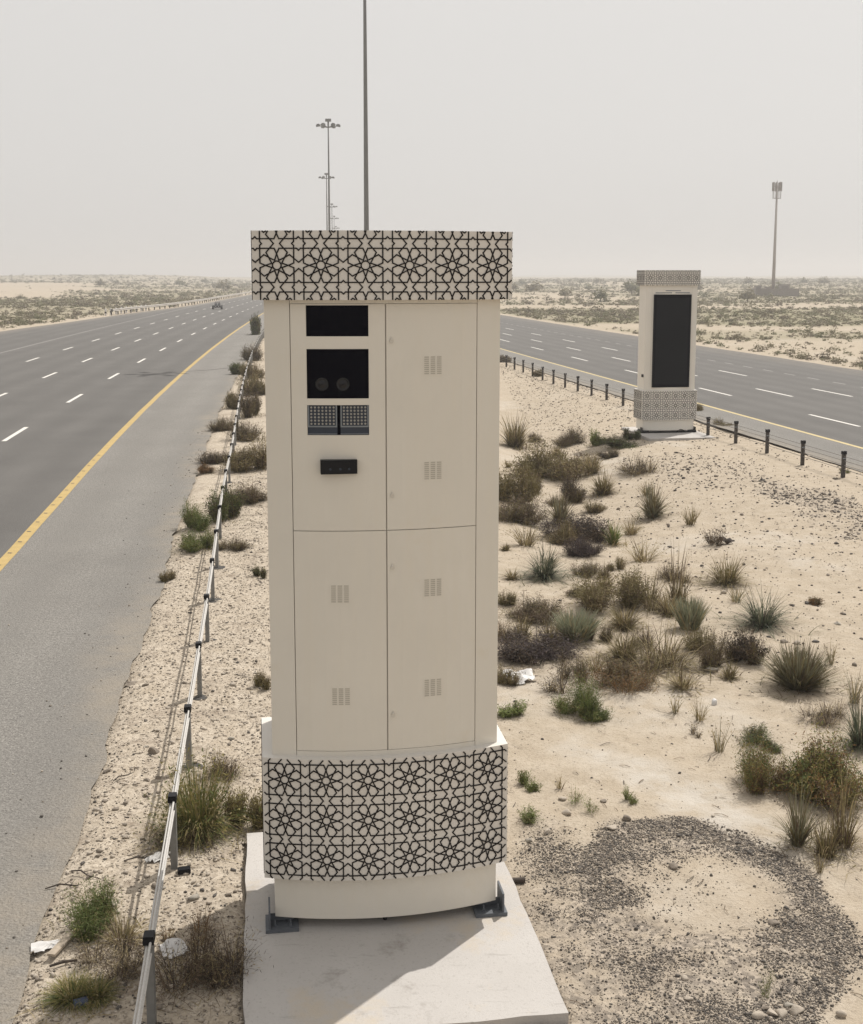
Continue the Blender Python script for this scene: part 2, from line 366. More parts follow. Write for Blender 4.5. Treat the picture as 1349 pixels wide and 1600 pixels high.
# ---------------------------------------------------------------- roads
def strip(name, ys, fl, fr, z, mat, nc=2, dust=None, **k):
    ys = np.asarray(ys, float); l = fl(ys); r = fr(ys); t = np.linspace(0, 1, nc)
    X = l[:, None] * (1 - t) + r[:, None] * t; Y = np.repeat(ys[:, None], nc, 1); Z = np.full_like(X, z)
    id_ = np.arange(X.size).reshape(X.shape)
    F = np.stack([id_[:-1, :-1], id_[:-1, 1:], id_[1:, 1:], id_[1:, :-1]], -1).reshape(-1, 4)
    me = fast_mesh(name, np.stack([X, Y, Z], -1).reshape(-1, 3), F, mat)
    off_ = X.ravel() - (yellow_l(Y.ravel()) if name.startswith('west') else yellow_r(Y.ravel()))
    a = me.attributes.new('across', 'FLOAT', 'POINT'); a.data.foreach_set('value', np.asarray(off_ * 2 * math.pi / (1.86 if name.startswith('west') else 1.38) + 1.57 + math.pi, np.float32))
    if dust is not None:
        a = me.attributes.new('dust', 'FLOAT', 'POINT'); a.data.foreach_set('value', np.asarray(dust(X.ravel(), Y.ravel()), np.float32))
    return link(name, me, **k)
YS = np.concatenate([np.arange(-30, 60, .25), np.arange(60, 200, 1.0), np.arange(200, 720, 4.0)])
strip('west_carriageway', YS, lambda y: yellow_l(y) + edge_off(y), lambda y: yellow_l(y) + .02, 0, M_asph_l, 130, lambda x, y: .5 * (1 - sstep(0, 3.0, x - (yellow_l(y) + edge_off(y)))), kind='structure')
strip('west_hard_shoulder', YS, lambda y: yellow_l(y) + .02, lambda y: yellow_l(y) + 3.27 + .10 * fbm(y, y * 0, 1.3, 8) + .05 * fbm(y, y * 0, .4, 9), 0.004, M_asph_s, 28,
      lambda x, y: np.clip(.65 * sstep(2.5, 3.3, x - yellow_l(y) + .5 * fbm(x, y, 2.2, 14)) + .05, 0, 1), kind='structure')
strip('east_carriageway', YS, lambda y: yellow_r(y) - .02, lambda y: yellow_r(y) + 17.0 + .15 * fbm(y, y * 0, 2.5, 18), 0, M_asph_r, 110, lambda x, y: .35 * sstep(13.5, 17, x - yellow_r(y)), kind='structure')
strip('east_hard_shoulder', YS, lambda y: yellow_r(y) - 2.45 + .12 * fbm(y, y * 0, 1.6, 28), lambda y: yellow_r(y) - .02, 0.004, M_asph_s, 10, lambda x, y: .8 * (1 - sstep(-2.4, -1.5, x - yellow_r(y))), kind='structure')
wob = lambda y: .012 * fbm(y, y * 0, 3.0, 5)
strip('yellow_edge_line', YS, lambda y: yellow_l(y) - .11 + wob(y), lambda y: yellow_l(y) + .12 + wob(y), .009, M_yellow, kind='structure', label='yellow edge line of the near carriageway')
strip('yellow_edge_line', YS, lambda y: yellow_r(y) - .09, lambda y: yellow_r(y) + .09, .009, M_yellow_r, kind='structure', label='pale yellow edge line of the far carriageway')
strip('white_edge_line', YS, lambda y: yellow_l(y) - 15.15, lambda y: yellow_l(y) - 15.02, .005, M_whiteworn, kind='structure')
def dashes(name, f, off, ys, length, w, mat):
    b = MB()
    for y0 in ys:
        q = np.linspace(y0, y0 + length, 4); x = f(q) + off; sl_ = (x[-1] - x[0]) / length; c = math.sqrt(1 + sl_ * sl_)
        for i in range(3):
            b.add([(x[i] - w * c / 2, q[i], .005), (x[i] + w * c / 2, q[i], .005), (x[i + 1] + w * c / 2, q[i + 1], .005), (x[i + 1] - w * c / 2, q[i + 1], .005)], [(0, 1, 2, 3)])
    return b.build(name, mat, kind='structure')
yl0 = np.concatenate([[15.6, 28.3, 41.2], 54.0 + 12.6 * np.arange(0, 30)])
dashes('lane_marking', yellow_l, -3.72, yl0, 3.9, .17, M_whitepaint)
dashes('lane_marking', yellow_l, -7.45, yl0 + .6, 3.9, .17, M_whitepaint)
dashes('lane_marking', yellow_l, -11.2, yl0 + 1.0, 3.9, .17, M_whitepaint)
yr0 = 45.3 + 11.85 * np.arange(-2, 26)
dashes('lane_marking', yellow_r, 2.9, yr0, 4.0, .15, M_whitepaint)
dashes('lane_marking', yellow_r, 5.6, yr0 - .4, 4.0, .15, M_whitepaint)
dashes('lane_marking', yellow_r, 8.4, yr0 - .4, 4.0, .15, M_whitepaint)
dashes('lane_marking', yellow_r, 11.3, 40 + 2.9 * np.arange(0, 60), 1.35, .12, M_whiteworn)
# rumble marks on the near yellow line
b = MB()
for y0 in np.arange(20, 38, 1.05):
    x = float(yellow_l(y0) + wob(np.array(y0))); b.add([(x - .07, y0, .0125), (x + .02, y0 - .02, .0125), (x + .02, y0 + .05, .0125), (x - .07, y0 + .07, .0125)], [(0, 1, 2, 3)])
b.build('rumble_mark', M_stoneC, kind='structure', label='dark scuffs along the yellow edge line')

# ---------------------------------------------------------------- kiosks
RAD, SAG = 3.115, .15
def fpos(s, w, z):
    """s: arc length along the front at radius RAD, w: outwards, z: height above the pad top"""
    th = s / RAD; return ((RAD + w) * math.sin(th), (RAD - SAG) - (RAD + w) * math.cos(th), z)
def s_of(x, w=0): return RAD * math.asin(x / (RAD + w))
def profile(w, half, back, n=20):
    m = s_of(half, w); pts = [fpos(-m + 2 * m * i / n, w, 0)[:2] for i in range(n + 1)]
    return pts + [(half, back), (-half, back)]
def slab(b, us, zs, holes, w0, w1, mi=0, step=.12):
    u = sorted(set(round(v, 5) for v in us)); uu = []
    for a, c in zip(u[:-1], u[1:]):
        k = max(1, int((c - a) / step)); uu += [a + (c - a) * i / k for i in range(k)]
    uu.append(u[-1]); zs = sorted(set(round(v, 5) for v in zs))
    solid = {}
    for i in range(len(uu) - 1):
        for j in range(len(zs) - 1):
            cu, cz = (uu[i] + uu[i + 1]) / 2, (zs[j] + zs[j + 1]) / 2
            solid[i, j] = not any(h[0] < cu < h[1] and h[2] < cz < h[3] for h in holes)
    P = lambda i, j, w: fpos(uu[i], w, zs[j])
    for (i, j), s in solid.items():
        if not s: continue
        a = [(i, j), (i + 1, j), (i + 1, j + 1), (i, j + 1)]
        b.add([P(*q, w1) for q in a], [(0, 1, 2, 3)], mi); b.add([P(*q, w0) for q in a], [(3, 2, 1, 0)], mi)
        for (p, q), nb in zip(((a[0], a[1]), (a[1], a[2]), (a[2], a[3]), (a[3], a[0])), ((i, j - 1), (i + 1, j), (i, j + 1), (i - 1, j))):
            if not solid.get(nb): b.add([P(*p, w1), P(*p, w0), P(*q, w0), P(*q, w1)], [(0, 1, 2, 3)], mi)
    return b
def tile_segments():
    base = [((0, .265), (.055, .39)), ((.055, .39), (.455, .39)), ((.455, .39), (.5, .345)), ((.07, .5), (.245, .295)),
            ((.245, .295), (.184, .184)), ((.184, .184), (.112, .043)), ((0, .265), (.05, .115))]
    segs = {}
    for sx in (1, -1):
        for sy in (1, -1):
            for sw in (0, 1):
                for p, q in base:
                    t = []
                    for x, y in (p, q):
                        if sw: x, y = y, x
                        t.append((round(x * sx, 4) + 0., round(y * sy, 4) + 0.))
                    segs[tuple(sorted(t))] = 1
    r = list(segs)
    for k in range(16):
        a, c = 2 * math.pi * k / 16, 2 * math.pi * (k + 1) / 16
        r.append(((.1 * math.cos(a), .1 * math.sin(a)), (.1 * math.cos(c), .1 * math.sin(c))))
    return r
SEGS = tile_segments()
def clip(p, q, x0, x1, y0, y1):
    t0, t1 = 0., 1.; dx, dy = q[0] - p[0], q[1] - p[1]
    for pp, qq in ((-dx, p[0] - x0), (dx, x1 - p[0]), (-dy, p[1] - y0), (dy, y1 - p[1])):
        if abs(pp) < 1e-9:
            if qq < 0: return None
        else:
            r = qq / pp
            if pp < 0: t0 = max(t0, r)
            else: t1 = min(t1, r)
    if t1 - t0 < 1e-3: return None
    return (p[0] + dx * t0, p[1] + dy * t0), (p[0] + dx * t1, p[1] + dy * t1)
LW = .0100
def tile_mesh(uc, zc, Tu, Tz, lim, mapf, rs):
    b = MB()
    for p, q in SEGS:
        p2 = (uc + p[0] * Tu, zc + p[1] * Tz); q2 = (uc + q[0] * Tu, zc + q[1] * Tz)
        c = clip(p2, q2, *lim)
        if not c: continue
        (x0, y0), (x1, y1) = c; l = math.hypot(x1 - x0, y1 - y0)
        if l < .002: continue
        tx, ty = (x1 - x0) / l, (y1 - y0) / l; e = LW * .35
        x0 -= tx * e; y0 -= ty * e; x1 += tx * e; y1 += ty * e
        ox, oy = -ty * LW / 2, tx * LW / 2; wt = .0045 + rs.random() * .0009
        f = [(x0 + ox, y0 + oy), (x0 - ox, y0 - oy), (x1 - ox, y1 - oy), (x1 + ox, y1 + oy)]
        vs = [mapf(u, wt, z) for u, z in f] + [mapf(u, 0.0005, z) for u, z in f]
        b.add(vs, [(0, 1, 2, 3), (0, 4, 5, 1), (1, 5, 6, 2), (2, 6, 7, 3), (3, 7, 4, 0)])
    return b.mesh('lattice_tile', M_lattice)
_latt = {}
def lattice(parent, key, cols, rows, Tu, Tz, u0, z0, lim, mapf):
    k = (key,)
    if k not in _latt:
        rs = random.Random(3); L_ = []
        for i in cols:
            for j in rows:
                uc, zc = u0 + i * Tu, z0 + j * Tz
                l2 = (max(lim[0], uc - Tu / 2), min(lim[1], uc + Tu / 2), max(lim[2], zc - Tz / 2), min(lim[3], zc + Tz / 2))
                if l2[1] - l2[0] < .004 or l2[3] - l2[2] < .004: continue
                me = tile_mesh(uc, zc, Tu, Tz, l2, mapf, rs)
                if len(me.polygons): L_.append(me)
        _latt[k] = L_
    for me in _latt[k]: link('lattice_tile', me, parent)
ZO = .10; ZO2 = -.05
def bolt(x, y, z, h=.05, r=.012):
    b = MB(); b.tube([(x, y, z), (x, y, z + h)], r * .6, 6); b.tube([(x, y, z), (x, y, z + .016)], r * 1.25, 6); return b
def kiosk(front, loc, label):
    MC, MP = (M_cream, M_panel) if front == 'camera' else (M_cream_hazed, M_panel_hazed)
    K = empty('roadside_kiosk', (loc[0], loc[1], ZO if front == 'camera' else ZO2), KA, label=label, cat='roadside kiosk', group='cream roadside kiosks in the median')
    B = MB(); B.prism(profile(-.022, .945, .80), 1.60 - ZO, 5.44 - ZO); body = B.build('body', MC, K)
    # outer skin: side strips, header, sill
    for s in (-1, 1):
        b = MB(); e = s_of(.955); us = (.764, e) if s > 0 else (-e, -.764)
        slab(b, us, (1.635 - ZO, 5.43 - ZO), [], -.020, 0); b.build('side_panel', MC, K)
    if front == 'camera':
        b = MB(); slab(b, (-.760, .760), (5.384 - ZO, 5.43 - ZO), [], -.020, 0); b.build('header_panel', MC, K)
        b = MB(); slab(b, (-.760, .760), (1.635 - ZO, 1.684 - ZO), [], -.020, 0); b.build('sill_panel', MC, K)
        win = [(-.632, -.137, 5.125 - ZO, 5.370 - ZO), (-.632, -.137, 4.630 - ZO, 5.025 - ZO), (-.632, -.137, 4.335 - ZO, 4.578 - ZO)]
        def door(u0, u1, z0, z1, holes=(), lab=None):
            vents = [h for h in holes if h in vent_holes]
            us = [u0, u1] + [x for h in holes for x in h[:2]]; zs = [z0, z1] + [x for h in holes for x in h[2:]]
            b = MB(); slab(b, us, zs, list(holes), -.018, .001); d = b.build('door', MC, K)
            if lab: d['label'] = lab
            return d
        vent_holes = set()
        def vent(uc, zc):
            hs_ = []
            for c in (-.0525, 0, .0525):
                for r in range(9): hs_.append((uc + c - .019, uc + c + .019, zc - .068 + r * .0165, zc - .068 + r * .0165 + .0095))
            return hs_
        mid = 3.552 - ZO; lo, hi = 1.688 - ZO, 5.380 - ZO
        plan = [(-.757, -.006, mid + .003, hi, win, [], 'door with three dark windows'), (.004, .757, mid + .003, hi, [], [(.383, 4.886), (.383, 4.03)], None),
                (-.757, -.006, lo, mid - .003, [], [(-.385, 3.027), (-.385, 2.155)], None), (.004, .757, lo, mid - .003, [], [(.383, 3.053), (.383, 2.196)], None)]
        locks = {1: (5.085, 3.836), 3: (3.24, 1.984)}
        for i, (u0, u1, z0, z1, wn, vts, lab) in enumerate(plan):
            holes = list(wn); vh = []
            for vu, vz in vts: vh += vent(vu, vz - ZO)
            d = door(u0, u1, z0, z1, holes, lab)
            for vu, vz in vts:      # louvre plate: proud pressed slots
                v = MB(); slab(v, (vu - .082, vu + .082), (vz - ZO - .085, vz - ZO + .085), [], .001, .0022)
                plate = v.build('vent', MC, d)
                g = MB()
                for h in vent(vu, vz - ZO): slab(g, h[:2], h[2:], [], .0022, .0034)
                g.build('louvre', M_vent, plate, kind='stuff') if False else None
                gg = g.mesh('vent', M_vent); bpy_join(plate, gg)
            for lz in locks.get(i, ()):
                q = MB(); p = fpos(.045, .001, lz - ZO); q.tube([(p[0], p[1] + .004, p[2]), (p[0], p[1] - .010, p[2])], .017, 12)
                q.tube([(p[0], p[1] - .004, p[2] + .012), (p[0], p[1] - .004, p[2] + .036)], [.012, .003], 8); q.build('lock', M_lock, d)
            if wn:
                names = ['window_pane', 'window_pane', 'window_pane']
                for wi, h in enumerate(wn):
                    if wi == 0:
                        b = MB(); slab(b, (h[0] - .004, h[1] + .004), (h[2] - .004, h[3] + .004), [], -.019, -.010); b.build('window_pane', M_glassblack, d)
                    elif wi == 1:
                        b = MB(); slab(b, (h[0] - .004, h[1] + .004), (h[2] - .004, h[3] + .004), [], -.019, -.012); pn = b.build('window_pane', M_glassblack, d)
                        for cx in (-.512, -.345):
                            q = MB(); p = fpos(cx, -.012, h[2] + .115); prof = []
                            n = 20; rings = [(.054, 0), (.054, .014), (.046, .018), (.044, .010), (.031, .0125), (0.004, .020)]
                            vs = [(p[0] + r * math.cos(2 * math.pi * k / n), p[1] - dz, p[2] + r * math.sin(2 * math.pi * k / n)) for r, dz in rings for k in range(n)]
                            q.add(vs, [(a * n + k, a * n + (k + 1) % n, (a + 1) * n + (k + 1) % n, (a + 1) * n + k) for a in range(len(rings) - 1) for k in range(n)])
                            q.build('camera_lens', M_lens, d, smooth=True)
                    else:
                        b = MB(); slab(b, (h[0] - .004, h[1] + .004), (h[2] - .004, h[3] + .004), [], -.0195, -.017); b.build('window_pane', M_glassblack, d)
                        um = (h[0] + h[1]) / 2
                        for a0, a1 in ((h[0] + .003, um - .008), (um + .018, h[1] - .002)):
                            zl, zh = h[2] + .004, h[3] - .002
                            b = MB(); slab(b, (a0, a1), (zl, zh), [], -.017, -.012, 1)
                            fr = .011; slab(b, (a0 + .001, a1 - .001, a0 + fr, a1 - fr), (zl + .060, zl + .071, zh), [(a0 + fr, a1 - fr, zl + .071, zh + 1)], -.012, -.004, 0)
                            slab(b, (a0 + .001, a1 - .001), (zl + .002, zl + .008), [], -.012, -.006, 0)
                            lamp = b.build('infrared_lamp', [M_ledframe, M_navy], d)
                            g = MB(); nc, nr = 7, 6
                            for ci in range(nc):
                                for ri in range(nr):
                                    p = fpos(a0 + .028 + ci * (a1 - a0 - .056) / (nc - 1), -.012, zl + .087 + ri * (zh - zl - .105) / (nr - 1))
                                    g.tube([p, (p[0], p[1] - .006, p[2])], .0088, 7)
                            g.build('led', M_led, d)
        p = fpos(-.385, 0, 4.085 - ZO)
        b = MB(); b.box(p[0] - .146, p[0] + .146, p[1] - .060, p[1] + .012, p[2] - .056, p[2] + .056); b.box(p[0] - .136, p[0] + .136, p[1] - .066, p[1] - .060, p[2] - .046, p[2] + .046)
        sb = b.build('sensor_box', M_black, K)
        for c in (-.07, .01, .08):
            q = MB(); q.tube([(p[0] + c, p[1] - .066, p[2] - .015), (p[0] + c, p[1] - .070, p[2] - .015)], .010, 8); q.build('sensor_eye', M_navy, sb)
    else:
        b = MB(); slab(b, (-.760, -.70, .70, .760), (1.635 - ZO, 1.755 - ZO, 5.095 - ZO, 5.43 - ZO), [(-.70, .70, 1.755 - ZO, 5.095 - ZO)], -.020, .0); b.build('front_panel', MC, K)
        b = MB(); b.box(-.69, .69, -.150, -.02, 1.765 - ZO, 5.085 - ZO, 0); b.box(-.60, .60, -.154, -.150, 1.88 - ZO, 4.97 - ZO, 1)
        b.build('display_screen', [M_glassblack, M_screen], K)
        for u0, u1, z in ((-.64, -.05, 5.15), (.08, .64, 5.15), (-.28, .28, 5.225)):
            b = MB(); slab(b, (u0, u1), (z - .016 - ZO, z + .016 - ZO), [], -.001, .004); b.build('vent_slot', M_ledframe, K)
        b = MB(); b.box(-1.00, -.955, .10, .20, 2.12 - ZO, 2.22 - ZO); b.build('side_lock', M_black, K)
    # crown band and base band with raised lattice
    hb = 1.04
    b = MB(); b.prism(profile(.075, hb, .88), 5.412 - ZO, 5.950 - ZO); top = b.build('top_band', MP, K)
    b = MB(); b.prism(profile(.075, hb, .88), .578 - ZO, 1.640 - ZO); low = b.build('base_band', MP, K)
    mf = lambda u, w, z: fpos(u, .075 + w, z)
    sm = s_of(hb, .075)
    k_ = RAD / (RAD + .075); T = .3475 * k_
    if front == 'camera':
        for u0, u1 in ((-.575, -.006), (.006, .575)):
            b = MB(); slab(b, (u0, u1), (.665 - ZO, 1.562 - ZO), [], .075, .0768); b.build('access_panel', MP, low)
        mfl = lambda u, w, z: fpos(u, .0768 + w, z)
    else: mfl = mf
    lattice(top, 'top', range(-4, 4), (-1, 0, 1), T, .338, T * .5 + .03 * T - 0, 5.681 - ZO, (-sm + .004, sm - .004, 5.416 - ZO, 5.946 - ZO), mf)
    lattice(low, 'low' + front, range(-3, 3), (-1, 0, 1), T, .350, T * .5, 1.109 - ZO, (-sm + .004, sm - .004, .582 - ZO, 1.636 - ZO), mfl)
    yc = fpos(sm, .075, 0)[1]
    for s, nm in ((-1, 'l'), (1, 'r')):
        ms = (lambda s: lambda u, w, z: (s * (hb + w), u, z))(s)
        lattice(top, 'tops' + nm, range(0, 4), (-1, 0, 1), T, .338, .20 + yc - .1, 5.681 - ZO, (yc + .01, .87, 5.416 - ZO, 5.946 - ZO), ms)
        lattice(low, 'lows' + nm, range(0, 4), (-1, 0, 1), T, .350, .20 + yc - .1, 1.109 - ZO, (yc + .01, .87, .582 - ZO, 1.636 - ZO), ms)
    b = MB(); b.prism(profile(0, .955, .80), .195 - ZO, .580 - ZO); b.build('skirt', MC, K)
    # anchor brackets
    for sx, sy in ((-1, 0), (1, 0), (-1, 1), (1, 1)):
        cx = sx * (.90 if sy == 0 else .74); cy = .02 if sy == 0 else .74; d = -1 if sy == 0 else 1
        b = MB(); b.box(cx - .14, cx + .14, cy - .13, cy + .13, .002, .034)
        xe = cx + sx * .105
        b.box(xe - .008, xe + .008, cy - .12, cy + .12, .034, .20)
        b.box(cx - .10, cx + .10, cy + .02, cy + .036, .034, .0945)
        if front == 'screen': b.box(cx - .13, cx + .13, cy - .12, cy + .10, .034, .088)
        br = b.build('anchor_bracket', M_bracket if front == 'camera' else M_black, K)
        for bx in (-.06, .07): bolt(cx + bx, cy - .07 * (1 if sy == 0 else -1), .034).build('bolt', M_bracket, br)
    if front == 'camera':
        b = MB(); b.tube([(-.02, .12, .0), (-.02, .12, .10)], .03, 10); b.tube([(-.02, -.05, .03), (-.02, .12, .03)], .02, 8); b.build('cable_gland', M_black, K)
    else:
        b = MB(); b.box(-.76, .76, -.075, -.035, .002, .045); b.build('base_rail', M_black, K)
    return K
def bpy_join(o, me2):
    """append the faces of me2 to o's mesh with a second material"""
    me = o.data; v = [tuple(q.co) for q in me.vertices]; f = [tuple(p.vertices) for p in me.polygons]; n = len(v)
    v += [tuple(q.co) for q in me2.vertices]; f2 = [tuple(i + n for i in p.vertices) for p in me2.polygons]
    m = bpy.data.meshes.new(me.name); m.from_pydata(v, [], f + f2); m.materials.append(me.materials[0]); m.materials.append(me2.materials[0])
    m.polygons.foreach_set('material_index', np.array([0] * len(f) + [1] * len(f2), np.int32)); m.update(); o.data = m
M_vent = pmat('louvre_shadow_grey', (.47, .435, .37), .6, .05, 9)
M_lock = pmat('lock_metal', (.60, .56, .49), .4, .05, 9)
def pad(loc, label):
    b = MB(); n = 14; poly = []
    r = random.Random(2)
    for (x0, y0), (x1, y1) in (((-1.21, -1.55), (1.21, -1.55)), ((1.21, -1.55), (1.21, 1.81)), ((1.21, 1.81), (-1.21, 1.81)), ((-1.21, 1.81), (-1.21, -1.55))):
        for i in range(n):
            t = i / n; k = .012 if i else 0
            poly.append((x0 + (x1 - x0) * t + r.uniform(-k, k), y0 + (y1 - y0) * t + r.uniform(-k, k)))
    b.prism(poly, -.28, 0)
    return b.build('concrete_pad', M_concrete, loc=(loc[0], loc[1], ZO if loc is KO else ZO2), rz=KA, label=label, cat='concrete pad', group='concrete pads under the kiosks')
pad(KO, 'pale stained concrete slab under the near camera kiosk')
pad(KO2, 'pale concrete slab under the distant screen kiosk')
kiosk('camera', KO, 'large cream speed camera kiosk with dark windows and four doors')
kiosk('screen', KO2, 'smaller looking distant cream kiosk with a tall black display screen')
# loose cable at the foot of the screen kiosk
b = MB(); pts = []
for i in range(15):
    t = i / 14; u = .25 + .42 * t; h = .10 * math.sin(math.pi * min(1, t * 1.15)) + .02
    pts.append((KO2[0] + u * math.cos(KA) + .12 * math.sin(KA), KO2[1] + u * math.sin(KA) - .12 * math.cos(KA), ZO2 + h))
b.tube(pts, .013, 6); b.build('loose_cable', M_black, label='black cable looping up from the pad under the screen kiosk', cat='cable')

# ---------------------------------------------------------------- cable barriers
barrier_w = _pchip([-5, 8.44, 13.46, 18.2, 23.45, 27.57, 34.93, 46.15, 67.7, 109, 164], [-.25, -2.10, -2.80, -3.46, -4.22, -4.82, -5.81, -7.38, -10.25, -15.1, -20.2])
def gz(x, y): return float(zf(np.array(float(x)), np.array(float(y))))
def post_w():
    e = empty('barrier_post', (0, 0, 0))
    b = MB(); b.prism([(-.045, -.03), (.045, -.03), (.045, -.018), (-.030, -.018), (-.030, .018), (.045, .018), (.045, .03), (-.045, .03)], 0, .70); b.build('shaft', M_steel, e)
    b = MB(); b.box(-.052, .052, -.040, .040, .69, .742); b.box(-.05, .05, -.038, .038, .745, .755); b.build('cap', M_black, e)
    b = MB(); b.tube([(0, 0, -.08), (0, 0, .012)], [.17, .16], 14); b.build('base_plate', M_foot, e)
    b = MB(); b.box(.046, .054, -.012, .012, .48, .66); b.build('slot_strip', M_black, e)
    return e
M_foot = pmat('dark_rubber_base', (.055, .05, .045), .8, .2, 10)
def copy_tree(o):
    c = o.copy(); COL.objects.link(c)
    for ch in list(o.children):
        d = ch.copy(); COL.objects.link(d); d.parent = c
    return c
ORD = ['first', 'second', 'third', 'fourth', 'fifth', 'sixth', 'seventh', 'eighth', 'ninth', 'tenth', 'eleventh', 'twelfth', 'thirteenth', 'fourteenth', 'fifteenth', 'sixteenth', 'seventeenth', 'eighteenth', 'nineteenth', 'twentieth']
pw = post_w(); yy = 8.44; i = 0
while yy < 135:
    o = pw if i == 0 else copy_tree(pw)
    x = float(barrier_w(yy)); o.location = (x, yy, gz(x, yy) * .5 - .005); o.rotation_euler = (0, 0, math.radians(95 + rnd.uniform(-3, 3)))
    o['category'] = 'barrier post'; o['group'] = 'grey posts of the cable barrier beside the near carriageway'
    if i == 0: o['label'] = 'nearest grey black-capped barrier post, standing by the white plastic bag'
    elif i < 20: o['label'] = f'grey black-capped barrier post, {ORD[i]} along the cables counted from the white plastic bag'
    else: o['label'] = 'tiny far grey barrier post near the bend of the yellow line'
    i += 1; yy += 2.42 + .0008 * yy
def post_e():
    e = empty('dark_barrier_post', (0, 0, 0))
    b = MB(); b.prism([(-.05, -.035), (.05, -.035), (.05, .035), (-.05, .035)], -.05, .70); b.build('shaft', M_darkpost, e)
    b = MB(); b.box(-.062, .062, -.05, .05, .66, .70); b.box(-.062, -.02, -.045, .045, .70, .75); b.box(.02, .062, -.045, .045, .70, .75); b.build('cap', M_black, e)
    b = MB(); b.box(-.052, .052, -.040, -.036, .535, .565); b.build('reflective_strip', M_ledframe, e)
    return e
pe = post_e(); yy = 33.45; i = 0; first = True; n_after = 0
while yy < 100:
    x = float(yellow_r(yy)) - 3.62
    o = pe if first else copy_tree(pe); first = False
    o.location = (x, yy, gz(x, yy)); o.rotation_euler = (0, 0, math.radians(rnd.uniform(2, 16)))
    o['category'] = 'barrier post'; o['group'] = 'dark posts of the cable barrier beside the far carriageway'
    if yy < 44.5: o['label'] = f'dark barrier post with notched cap, {["last at the edge of the picture", "next to last before the edge of the picture", "third past the screen kiosk", "second past the screen kiosk", "first past the screen kiosk"][min(i, 4)]}'
    elif yy < 50.5: o['label'] = 'dark barrier post hidden behind the screen kiosk'
    else: o['label'] = f'dark barrier post with notched cap, {ORD[min(19, n_after)]} beyond the screen kiosk'; n_after += 1
    i += 1; yy += 2.45 - .012 * (yy - 33) * .4
def cable(f, off, y0, y1, h, r, mat, label, group):
    b = MB(); pts = []; y = y0; k = 0
    while y < y1:
        x = float(f(y)) + off; pts.append((x, y, h + gz(x, y) * .4 + .004 * math.sin(k * 2.1))); y += 1.21 if y < 60 else 4; k += 1
    b.tube(pts, r, 6); b.build('barrier_cable', mat, smooth=True, label=label, cat='cable', group=group)
for k, (h, dx) in enumerate(((.705, .014), (.670, -.014), (.615, .014), (.555, -.014))):
    cable(barrier_w, dx, 5.0, 134, h, .0100, M_cable, f'pale steel cable strung along the grey posts, {["highest", "second highest", "third highest", "lowest"][k]} of four', 'cables of the near barrier')
for k, h in enumerate((.62, .50, .38, .26)):
    cable(yellow_r, -3.62, 20, 98, h, .0085, M_cable_d, f'thin steel cable strung along the dark posts, {["highest", "second highest", "third highest", "lowest"][k]} of four', 'cables of the far barrier')

# ---------------------------------------------------------------- high masts
def mast():
    e = empty('high_mast_light', (0, 0, 0)); H_ = 27.7
    b = MB(); b.tube([(0, 0, -.2), (0, 0, 6), (0, 0, 14), (0, 0, 22), (0, 0, H_)], [.21, .185, .15, .115, .085], 12); b.build('pole', M_pole, e, smooth=True)
    b = MB(); b.tube([(0, 0, 0), (0, 0, .06)], .42, 12); b.build('base_plate', M_pole, e)
    b = MB(); n = 16
    b.tube([(.42 * math.cos(2 * math.pi * k / n), .42 * math.sin(2 * math.pi * k / n), 26.7) for k in range(n + 1)], .045, 6)
    for k in range(6):
        a = math.pi / 3 * k; b.tube([(.1 * math.cos(a), .1 * math.sin(a), 26.65), (1.25 * math.cos(a), 1.25 * math.sin(a), 26.85)], .05, 6)
    b.build('head_frame', M_pole, e)
    for k in range(6):
        a = math.pi / 3 * k; q = MB(); M = Matrix.Translation((1.45 * math.cos(a), 1.45 * math.sin(a), 26.9)) @ Matrix.Rotation(a, 4, 'Z') @ Matrix.Rotation(.18, 4, 'Y')
        q.box(-.33, .30, -.20, .20, -.13, .13, 0, M); q.box(-.2, .18, -.13, .13, .13, .24, 0, M); q.build('luminaire', M_pole, e)
    b = MB(); b.box(-.42, .42, -.3, .3, 27.5, 27.85); b.tube([(0, 0, 26.8), (0, 0, 27.55)], .12, 8); b.build('winch_box', M_pole, e)
    return e
mp = mast()
PL = [(-4.45, 84.5, 'thick grey high mast pole rising out of the top of the picture'), (-14.8, 179, 'grey high mast light with its whole lamp head in view, nearest of these'),
      (-23.0, 272, 'second high mast lamp head, lower and just beside the first full one'), (-31.0, 385, 'third high mast lamp head in the receding row'),
      (-36.5, 463, 'fourth small high mast lamp head in the receding row'), (-43.2, 558, 'fifth and tiniest high mast lamp head above the kiosk roof')]
for i, (x, y, l) in enumerate(PL):
    o = mp if i == 0 else copy_tree(mp)
    o.location = (x, y, 0); o.rotation_euler = (0, 0, math.radians([12, 4, 8, 0, 5, 10][i])); o['label'] = l; o['category'] = 'high mast light'; o['group'] = 'high mast lights along the median'

